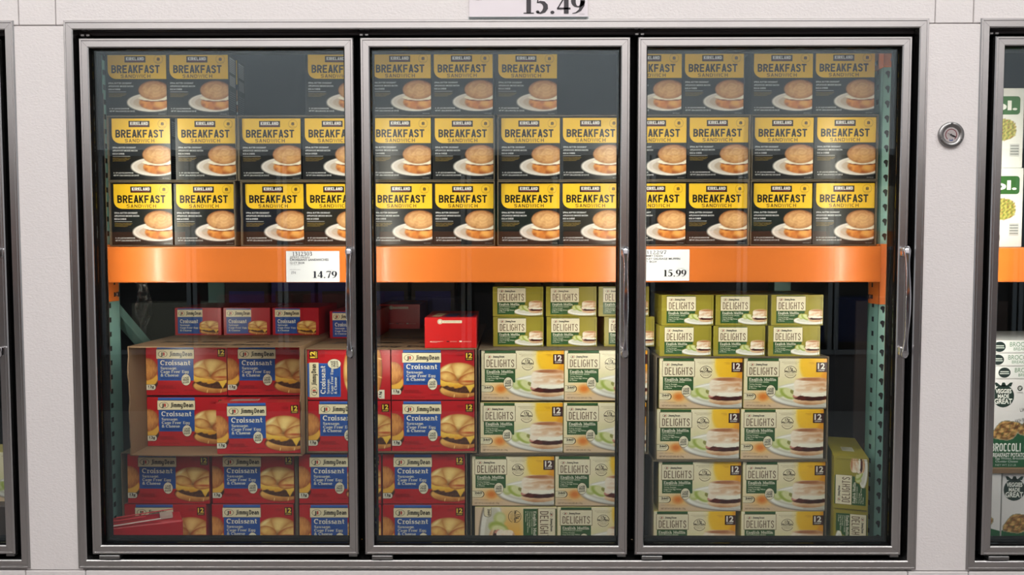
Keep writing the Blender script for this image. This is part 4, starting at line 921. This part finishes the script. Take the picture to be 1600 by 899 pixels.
# upper cases
c1 = (-1.214, -.672)
case(c1[0], c1[1], .245, .62, -.6350, -.2885, 'large brown cardboard case with a torn front holding red boxes, behind the left door', 'cases on the lower shelf', 'card', .0035, .010, 5)
c2 = (-.668, -.1245)
case(c2[0], c2[1], .283, .83, -.6350, -.3005, 'brown cardboard case of red boxes spanning left and middle doors', 'cases on the lower shelf', 'card', .003, .003, 6)
for (xx, zz, lab) in ((c1[0]+.0045, -.4625, 'red croissant box in the torn brown case, upper left'), (c1[0]+.2715, -.4625, 'red croissant box in the torn brown case, upper right'), (c1[0]+.0045, -.6310, 'red croissant box in the torn brown case, lower left')):
    carton('J', 'croissant_sandwich_box', xx, .348, zz, lab, GJ)
def case_top(name_y, x0, x1, Y, dep, z):
    s = Sheet(x1-x0, dep)
    for dd, a, b in ((.955, .28, .80), (.83, .10, .52), (.83, .62, .93), (.66, .35, .7)):
        s.text('Jimmy Dean', a, b, dd, dd-.045, (44, 34, 26), 0, .03)
    m = MB(); s.put(m, (x0, Y, z+.0006), (1, 0, 0), (0, 1, 0), (0, 0, 1), 'flat'); return m.build('lettering')
for o_case, rng in (('shipping_case.014', (c1, .245, .62, -.2885)), ('shipping_case.015', (c2, .283, .83, -.3005))):
    q = case_top(None, rng[0][0], rng[0][1], rng[1], rng[2], rng[3]); q.parent = bpy.data.objects[o_case]
carton('J', 'croissant_sandwich_box', c1[0]+.272, .252, -.6310, 'bright red croissant box pulled forward out of the torn brown case', GJ, rz=-.0, ry=-.012)
for (xx, zz, kd, lab) in ((c2[0]+.004, -.4655, 'JP', 'red croissant box lying with its lettering turned sideways, reading upwards'), (c2[0]+.272, -.4655, 'J', 'red croissant box behind the middle door, directly below the plain red box'), (c2[0]+.004, -.6315, 'J', 'red croissant box under the one with sideways lettering'), (c2[0]+.272, -.6315, 'J', 'red croissant box, second row down behind the middle door')):
    carton(kd, 'croissant_sandwich_box', xx, .289, zz-.0008*(zz > -.5), lab, GJ)
for px, lab, zz in ((273, 'leftmost of the small red croissant box ends at the back on the brown case', -.2882), (349, 'second from left of the small red croissant box ends at the back', -.2882), (425.5, 'third from left of the small red croissant box ends at the back', -.2882), (515, 'rightmost of the small red croissant box ends, cut by the left door edge', -.3002)):
    carton('JS', 'croissant_sandwich_box', cx_(px, 495, .56), .56, zz, lab, GJ)
carton('JE', 'croissant_sandwich_box', cx_(663.5, 520, .292), .292, -.3002, 'plain red box end with a cream strip, standing alone on the case', GJ, rz=.02)
carton('JE', 'croissant_sandwich_box', cx_(592, 500, .90), .90, -.3002, 'plain dark red box end further back, left of the lone plain red box', GJ)
# crushed red box in front
o = carton('JE', 'crushed_box', -1.300, .098, ZJ+.0002, 'crushed plain red box lying at an angle at the bottom left behind the glass', None); bpy.data.objects.remove(o)
m = MB(); m.box((0, 0, 0), (.262, .10, .160), 'print', .004, c=tuple(lin((176, 28, 40))))
m.v = [(v[0], v[1]+.006*math.sin(v[0]*30), v[2]-(.014 if v[2] > .1 and v[0] > .2 else 0)+.003*math.sin(v[0]*47+v[1]*60)*(v[2] > .1)) for v in m.v]
bx = m.build('crushed_box', loc=(-1.262, .078, ZJ+.001)); bx.rotation_euler = (0, 0, math.radians(29)); tag(bx, 'crushed plain red box standing askew at the bottom left behind the glass', 'box')
m = MB(); m.box((.0, -.0015, .1612), (.20, .004, .1632), 'flat', c=tuple(lin((222, 206, 200)))); m.build('torn_edge', bx)
m = MB()
for k, (a, b) in enumerate(((.05, .16), (.08, .24))): m.box((a, .045+.03*k, .1612), (b, .050+.03*k, .1628), 'flat', c=tuple(lin((206, 70, 78))))
m.box((.20, .03, .15), (.235, .07, .1600), 'flat', c=tuple(lin((180, 160, 150)))); m.build('crease', bx)

def RD(px, py, Y, z, what, kind='D', **kw): return carton(kind, 'muffin_sandwich_box', cx_(px, py, Y), Y, z, what, GD, **kw)
def two(pxs, py, Y, z, labs, kinds=('D', 'D'), ry=(0, 0)):
    xa = cx_(pxs[0], py, Y); xb_ = max(cx_(pxs[1], py, Y), xa+.2660)
    carton(kinds[0], 'muffin_sandwich_box', xa, Y, z, labs[0], GD, ry=ry[0]); carton(kinds[1], 'muffin_sandwich_box', xb_, Y, z, labs[1], GD, ry=ry[1])
    return xa, xb_+.265
DY = .30
xa, xb_ = two((752, 882), 587, DY, -.4700, ('cream english muffin box behind middle door, top row of large boxes, left', 'cream english muffin box behind middle door, top row of large boxes, cut at right'))
two((750.5, 880.5), 667, DY, -.6390, ('cream english muffin box behind middle door, second row of large boxes, left', 'cream english muffin box behind middle door, second row of large boxes, cut at right'))
case(min(xa, cx_(750.5, 667, DY))-.0045, xb_+.0045, DY-.004, .6, -.6425, -.3040, 'cardboard case of cream muffin boxes behind the middle door, upper', 'cases on the lower shelf', 'cardk', .0028, .003, 8)
xa, xb2 = two((737.5, 867.5), 750, DY, -.8125, ('cream english muffin box behind middle door, third row, left', 'cream english muffin box behind middle door, third row, cut at right'))
xc, xd = two((742, 870.5), 812, DY, ZB+.003, ('cream muffin box in the bottom row behind middle door, lettering turned sideways', 'cream english muffin box in the bottom row behind middle door, upright lettering'), ('DP', 'D'))
case(xa-.0045, max(xb2, xd)+.0045, DY-.004, .6, ZB, -.6440, 'cardboard case of cream muffin boxes behind the middle door, lower', 'cases on the lower shelf', 'cardk', .0028, .003, 9)
for pxs, z, rw in (((770.5, 854, 944), -.3038, 'lower'), ((770, 853, 935), -.2048, 'upper')):
    for px, pos in zip(pxs, ('left', 'centre', 'right, cut off')):
        carton('DS', 'muffin_sandwich_box', cx_(px, 510, .36), .36, z, 'small olive muffin box end behind middle door, %s row, %s' % (rw, pos), 'olive muffin sandwich box ends', ry=.0)
xa, xb_ = two((1030, 1162), 597, DY, -.4950, ('cream english muffin box behind right door, top row of large boxes, left', 'cream english muffin box behind right door, top row of large boxes, right'), ry=(.004, .004))
xe, xf = two((1026, 1157.5), 677, DY, -.6600, ('cream english muffin box behind right door, second row of large boxes, left', 'cream english muffin box behind right door, second row of large boxes, right'))
case(min(xa, xe)-.0045, max(xb_, xf)+.0045, DY-.004, .6, -.6635, -.3285, 'cardboard case of cream muffin boxes behind the right door, upper', 'cases on the lower shelf', 'cardk', .0028, .004, 10)
xa, xb_ = two((1029, 1160.5), 757, DY, -.8297, ('cream english muffin box behind right door, third row, left', 'cream english muffin box behind right door, third row, right, beside the olive column'))
xe, xf = two((1021, 1158), 815, DY, ZC+.003, ('cream english muffin box behind right door, bottom row, left', 'cream english muffin box behind right door, bottom row, right'))
case(min(xa, xe)-.0045, max(xb_, xf)+.0045, DY-.004, .6, ZC, -.6639, 'cardboard case of cream muffin boxes behind the right door, lower', 'cases on the lower shelf', 'cardk', .0028, .004, 11)
for pxs, z, rw in (((1031, 1115, 1201), -.3283, 'lower'), ((1034, 1118, 1205), -.2293, 'upper')):
    for px, pos in zip(pxs, ('left', 'centre', 'right')):
        carton('DS', 'muffin_sandwich_box', max(cx_(px, 525, .305), 0), .305, z, 'small olive muffin box end behind right door, %s row, %s' % (rw, pos), 'olive muffin sandwich box ends', rz=[.0, 0, 0][0])
m = MB(); zp = -.9670
m.box((1.000, .218, ZC+.0003), (1.140, .50, zp), 'card', .001); tag(m.build('cardboard_pad'), 'folded cardboard pad under the column of upright olive boxes', 'pad')
carton('DV', 'muffin_sandwich_box', 1.003, .252, zp+.0003, 'olive muffin box standing on end at bottom right, lettering reading downwards', 'olive muffin sandwich box ends', rz=-.25)
carton('DU', 'muffin_sandwich_box', 1.0005, .250, zp+.1658, 'olive muffin box standing on end at right, lettering reading upwards, beside the teal upright', 'olive muffin sandwich box ends', rz=-.28)

# deeper in the freezer: wrapped blue and dark cases and a curl of film
for i in range(5):
    for k, hh in enumerate((.46, .555)):
        x = -1.28+i*.205; blue = (i+k) % 2 == 0; m = MB(); z = DECK+.001 if k == 0 else DECK+.462
        m.box((x, 1.19, z), (x+.195, 1.325, z+hh), 'bluecase' if i in (1, 2) else 'darkcase', .004)
        m.box((x+.02, 1.1893, z+hh*.60), (x+.175, 1.19, z+hh*.9), 'darkcase' if i in (1, 2) else 'bluecase')
        tag(m.build('wrapped_case'), '%s case wrapped in film deep behind the red boxes, %s tier, %s' % ('blue' if i in (1, 2) else 'dark', ['bottom', 'top'][k], ['leftmost', 'second from left', 'centre', 'second from right', 'rightmost'][i]), 'case', 'wrapped cases at the back')
m = MB(); n = 30; A = at(207, 440, .95); rn = random.Random(2); rings = []
for i in range(n+1):
    z = A[2]-.002-.27*i/n; ww = .05+.02*math.sin(i*.2)
    ring = [(A[0]+ww*(j/7)+.02*(i/n)+.004*rn.random(), .955+.018*math.sin(j*1.3+i*.35)+.006*rn.random(), z) for j in range(8)]
    rings.append(ring+[(p[0], p[1]+.001, p[2]) for p in reversed(ring)])
m.loft(rings, 'film'); tag(m.build('plastic_film', smooth=True), 'curl of crinkled clear plastic wrap hanging behind the left glass door', 'plastic wrap')

# ------------------------------------------------------------------ goods behind the door at the right edge
def sheet_E(w, h):
    s = Sheet(w, h); s.rect(0, 0, 1, 1, (232, 232, 228), 0)
    s.rrect(.12, .10, .945, .33, .010, (62, 110, 56), 1); s.text('evol.', .18, .90, .27, .16, (246, 246, 240), 2, .035)
    im = Img(54, 36, (232, 232, 228)); n1 = im.noise(5, 31, ax=2.2); n2 = im.noise(7, 37, ax=2.2); mm = np.clip((1.0-np.abs((im.X-.5)/.5)**3-np.abs((im.Y-.5)/.48)**3+n2*.1)*8, 0, 1)
    im.over(mm, mixc(mixc((214, 202, 110), (120, 132, 60), .5+n1*.7), (150, 60, 60), np.clip(n2*1.4-.5, 0, 1))); s.image(im, .20, .37, .90, .67, 1)
    s.text('CHICKEN &', .10, .62, .73, .68, (60, 80, 56), 2, .02); s.text('GREEN CHILE', .10, .64, .81, .76, (60, 80, 56), 2)
    s.rect(.20, .85, .66, .92, (40, 44, 40), 2); s.text('8 PACK', .24, .62, .905, .865, (230, 230, 226), 3, .02); s.text('KEEP FROZEN', .10, .45, .965, .95, (90, 90, 90), 2)
    s.rect(.80, .70, .95, .86, (200, 202, 200), 2)
    for i in range(4): s.rect(.81, .72+i*.035, .94, .73+i*.035, (110, 112, 110), 3)
    return s
def sheet_V(w, h):
    s = Sheet(w, h); s.rect(0, 0, 1, 1, (226, 222, 224), 0)
    s.poly([(0, .66), (.2, .60), (.5, .58), (.8, .60), (1, .66), (1, 1), (0, 1)], (28, 88, 52), 1)
    u, d = .125, .19; s.ell(u, d, .115, .128, (38, 56, 50), 2)
    for a, q in ((-.05, -.035), (.0, 0), (.05, .035)): s.poly([(u+a-.03, d-.11), (u+a-.015+q, d-.155), (u+a+.012+q, d-.155), (u+a+.03, d-.11)], (38, 56, 50), 2)
    for t, a, b, k in (('VEGGIES', d-.035, d-.08, .085), ('MADE', d+.02, d-.02, .06), ('GREAT', d+.085, d+.03, .095)): s.text(t, u-k, u+k, a, b, (240, 240, 234), 3, .03)
    s.ell(.30, .10, .028, .03, (38, 44, 42), 2); s.text('GF', .285, .315, .115, .085, (240, 240, 234), 3, .03); s.text('GLUTEN FREE', .27, .33, .155, .143, (90, 90, 90), 2)
    for t, a, b in (('LIKE A', .34, .42), ('HASH BROWN', .37, .50), ('BUT BETTER', .44, .56)): s.text(t, .26, .44, b-.02+.0, b-.06+.0, (60, 60, 60), 2, rot=.15) if t != 'LIKE A' else s.text(t, .31, .42, .36, .32, (60, 60, 60), 2, rot=.15)
    im = Img(100, 40, (150, 150, 130)); n1 = im.noise(4, 41, ax=2.8); n2 = im.noise(7, 43, ax=2.8)
    for cx0, cy0, r0 in ((.17, .55, .135), (.46, .42, .14), (.76, .58, .14)):
        qm = np.clip((1.0-(np.abs((im.X-cx0+(im.Y-cy0)*.2)/r0)**4+np.abs((im.Y-cy0-(im.X-cx0)*.5)/.36)**4))*5, 0, 1)
        im.over(qm, mixc(mixc((214, 168, 104), (120, 76, 38), .5+n1*.9), (84, 92, 40), np.clip(n2-.2, 0, 1)))
    s.image(im, .0, .41, 1, .72, 2)
    s.fit(sans('BROCCOLI CHEDDAR', .15, .50, .10), .01, .66, .82, .725, 1.0, (245, 245, 240), 4); s.text('BREAKFAST POTATO BAKES', .01, .50, .882, .838, (235, 235, 230), 4, .03)
    s.text('Egg Whites, Broccoli, Carrots', .06, .50, .91, .888, (220, 226, 220), 4); s.text('Cheddar Cheese', .06, .30, .945, .923, (220, 226, 220), 4)
    s.text('18', .62, .70, .93, .885, (245, 245, 240), 4, .03); s.text('NET WT 2.3 LB', .06, .28, .985, .965, (200, 210, 200), 4); return s
def sheet_VS(w, h):
    s = Sheet(w, h); s.rect(0, 0, 1, 1, (222, 222, 222), 0); s.ell(.09, .5, .065, .42, (40, 52, 50), 1); s.rect(.045, .38, .135, .46, (200, 206, 200), 2); s.rect(.04, .54, .14, .62, (200, 206, 200), 2)
    s.text('BROCCOLI CHEDDAR', .20, .78, .48, .12, (74, 120, 84), 1); s.text('BREAKFAST POTATO BAKES', .24, .80, .80, .56, (90, 130, 100), 1); s.rect(0, .93, 1, 1, (190, 188, 188), 1); return s
def simple(kind, w, h, d, sh, col):
    m = MB(); body(m, w, h, d, col); sh(w-.0016, h-.0016).put(m, (.0008, 0, .0008), (1, 0, 0), (0, 0, 1), (0, -1, 0)); MESH[kind] = m.mesh('printed_carton')
simple('E', .205, .250, .10, sheet_E, (220, 220, 218)); simple('V', .30, .285, .16, sheet_V, (216, 214, 214)); simple('VS', .30, .041, .285, sheet_VS, (216, 216, 216))
ex = at(1598, 320, .31)[0]-.205
carton('E', 'burrito_box', ex, .31, BT-.003, 'white and green egg scramble box resting on the orange beam at the right edge', 'white scramble boxes'); carton('E', 'burrito_box', ex-.004, .312, BT-.003+.2503, 'white and green egg scramble box stacked on top, at the right edge', 'white scramble boxes')
vx = at(1548, 650, .30)[0]
m = MB(); m.box((1.235, .19, DECK+.001), (2.1, .9, -.9895), 'wood', .003); tag(m.build('pallet'), 'wooden pallet under the white potato bake boxes', 'pallet')
vl = at(1566, 770, .30)[0]
carton('V', 'potato_bake_box', vl, .30, -.989, 'white and green potato bake box at the bottom right corner, front facing', 'white potato bake boxes'); carton('V', 'potato_bake_box', vl-.307, .295, -.989, 'white potato bake box mostly hidden by the steel stile, bottom right', 'white potato bake boxes')
m = MB(); m.box((vl-.307, .29, -.7035), (vl+.31, .60, -.6865), 'card', .001); tag(m.build('cardboard_tray'), 'shallow cardboard tray between the two white potato bake boxes', 'tray')
carton('V', 'potato_bake_box', vx, .30, -.6862, 'white and green potato bake box above the tray at the right edge', 'white potato bake boxes')
for k, (dx, lab) in enumerate(((.012, 'lowest'), (-.010, 'middle'), (-.006, 'topmost'))):
    carton('VS', 'potato_bake_box', vx+dx, .30, -.4008+k*.0415, 'flat white potato bake box end, %s of three, at the right edge' % lab, 'flat white potato bake box ends')
m = MB(); m.box((1.45, 1.1, DECK+.001), (2.1, 1.3, -.2), 'darkcase', .004); tag(m.build('wrapped_case'), 'tall dark case deep behind the white boxes at the right edge', 'case')
# sliver behind the door at the left edge
carton('D', 'muffin_sandwich_box', -1.78, .30, -.80, 'pale box glimpsed behind the glass at the far left edge', 'boxes at the left edge')
m = MB(); m.box((-2.2, .26, DECK-.01), (-1.46, .9, -.8005), 'darkcase', .003); tag(m.build('wrapped_case'), 'dark case under the pale box at the far left edge', 'case')

# ------------------------------------------------------------------ across the aisle (seen only as reflections)
OY = -4.2
m = MB(); m.box((-7, OY-.1, .88), (7, OY, 3.42), 'wall'); m.box((-7, OY-.1, FLOOR), (7, OY, -.86), 'kick'); m.box((-7, OY-1.2, FLOOR), (7, OY-1.1, 3.4), 'kick')
m.box((-7, OY-.03, .83), (7, OY+.012, .88), 'steelh'); m.box((-7, OY-.03, -.86), (7, OY+.012, -.82), 'steelh'); struct(m, 'wall_back')
m = MB(); m.box((-7, OY-.45, .06), (7, OY-.38, .20), 'orange'); tag(m.build('rack_beam'), 'orange rack beam of the freezer across the aisle, seen as a reflection', 'beam')
for i in range(-5, 6):
    m = MB(); x = i*.78+.36; m.box((x-.045, OY-.06, -.82), (x-.008, OY+.01, .83), 'steel', .002); m.box((x+.008, OY-.06, -.82), (x+.045, OY+.01, .83), 'steel', .002); m.box((x-.008, OY-.06, -.82), (x+.008, OY-.02, .83), 'black'); tag(m.build('trim_opposite'), kind='structure')
rn = random.Random(9)
cols = [(120, 40, 40), (60, 90, 60), (170, 160, 140), (40, 50, 90), (150, 120, 60), (70, 60, 60)]
for i in range(-4, 5):
    for z, hh in ((-.80, .45), (.205, .42)):
        m = MB(); x = i*.78-.03; m.box((x-.34, OY-.75, z), (x+.34, OY-.40, z+hh*rn.uniform(.6, 1)), 'print', .003, c=tuple(lin(rn.choice(cols)))); 
        tag(m.build('stacked_goods'), 'reflected stack of cartons across the aisle, %s tier, %s' % ('lower' if z < 0 else 'upper', ['first from left', 'second from left', 'third from left', 'fourth from left', 'centre', 'fourth from right', 'third from right', 'second from right', 'first from right'][i+4]), 'case', 'cartons across the aisle')
for x in (-3.0, 0.0, 3.0):
    for y in (-2.1, -3.3):
        t = empty('ceiling_lamp', (x, y, 3.42), 'long white ceiling lamp over the shop aisle, %s, %s' % ({-3.0: 'left', 0.0: 'middle', 3.0: 'right'}[x], 'nearest the freezer doors' if y > -3 else 'further from the doors'), 'lamp', 'ceiling lamps over the aisle')
        m = MB(); m.box((-1.22, -.16, -.10), (1.22, .16, 0), 'ceil', .004); m.build('housing', t)
        m = MB(); m.box((-1.20, -.14, -.108), (1.20, .14, -.101), 'led'); m.build('diffuser', t)
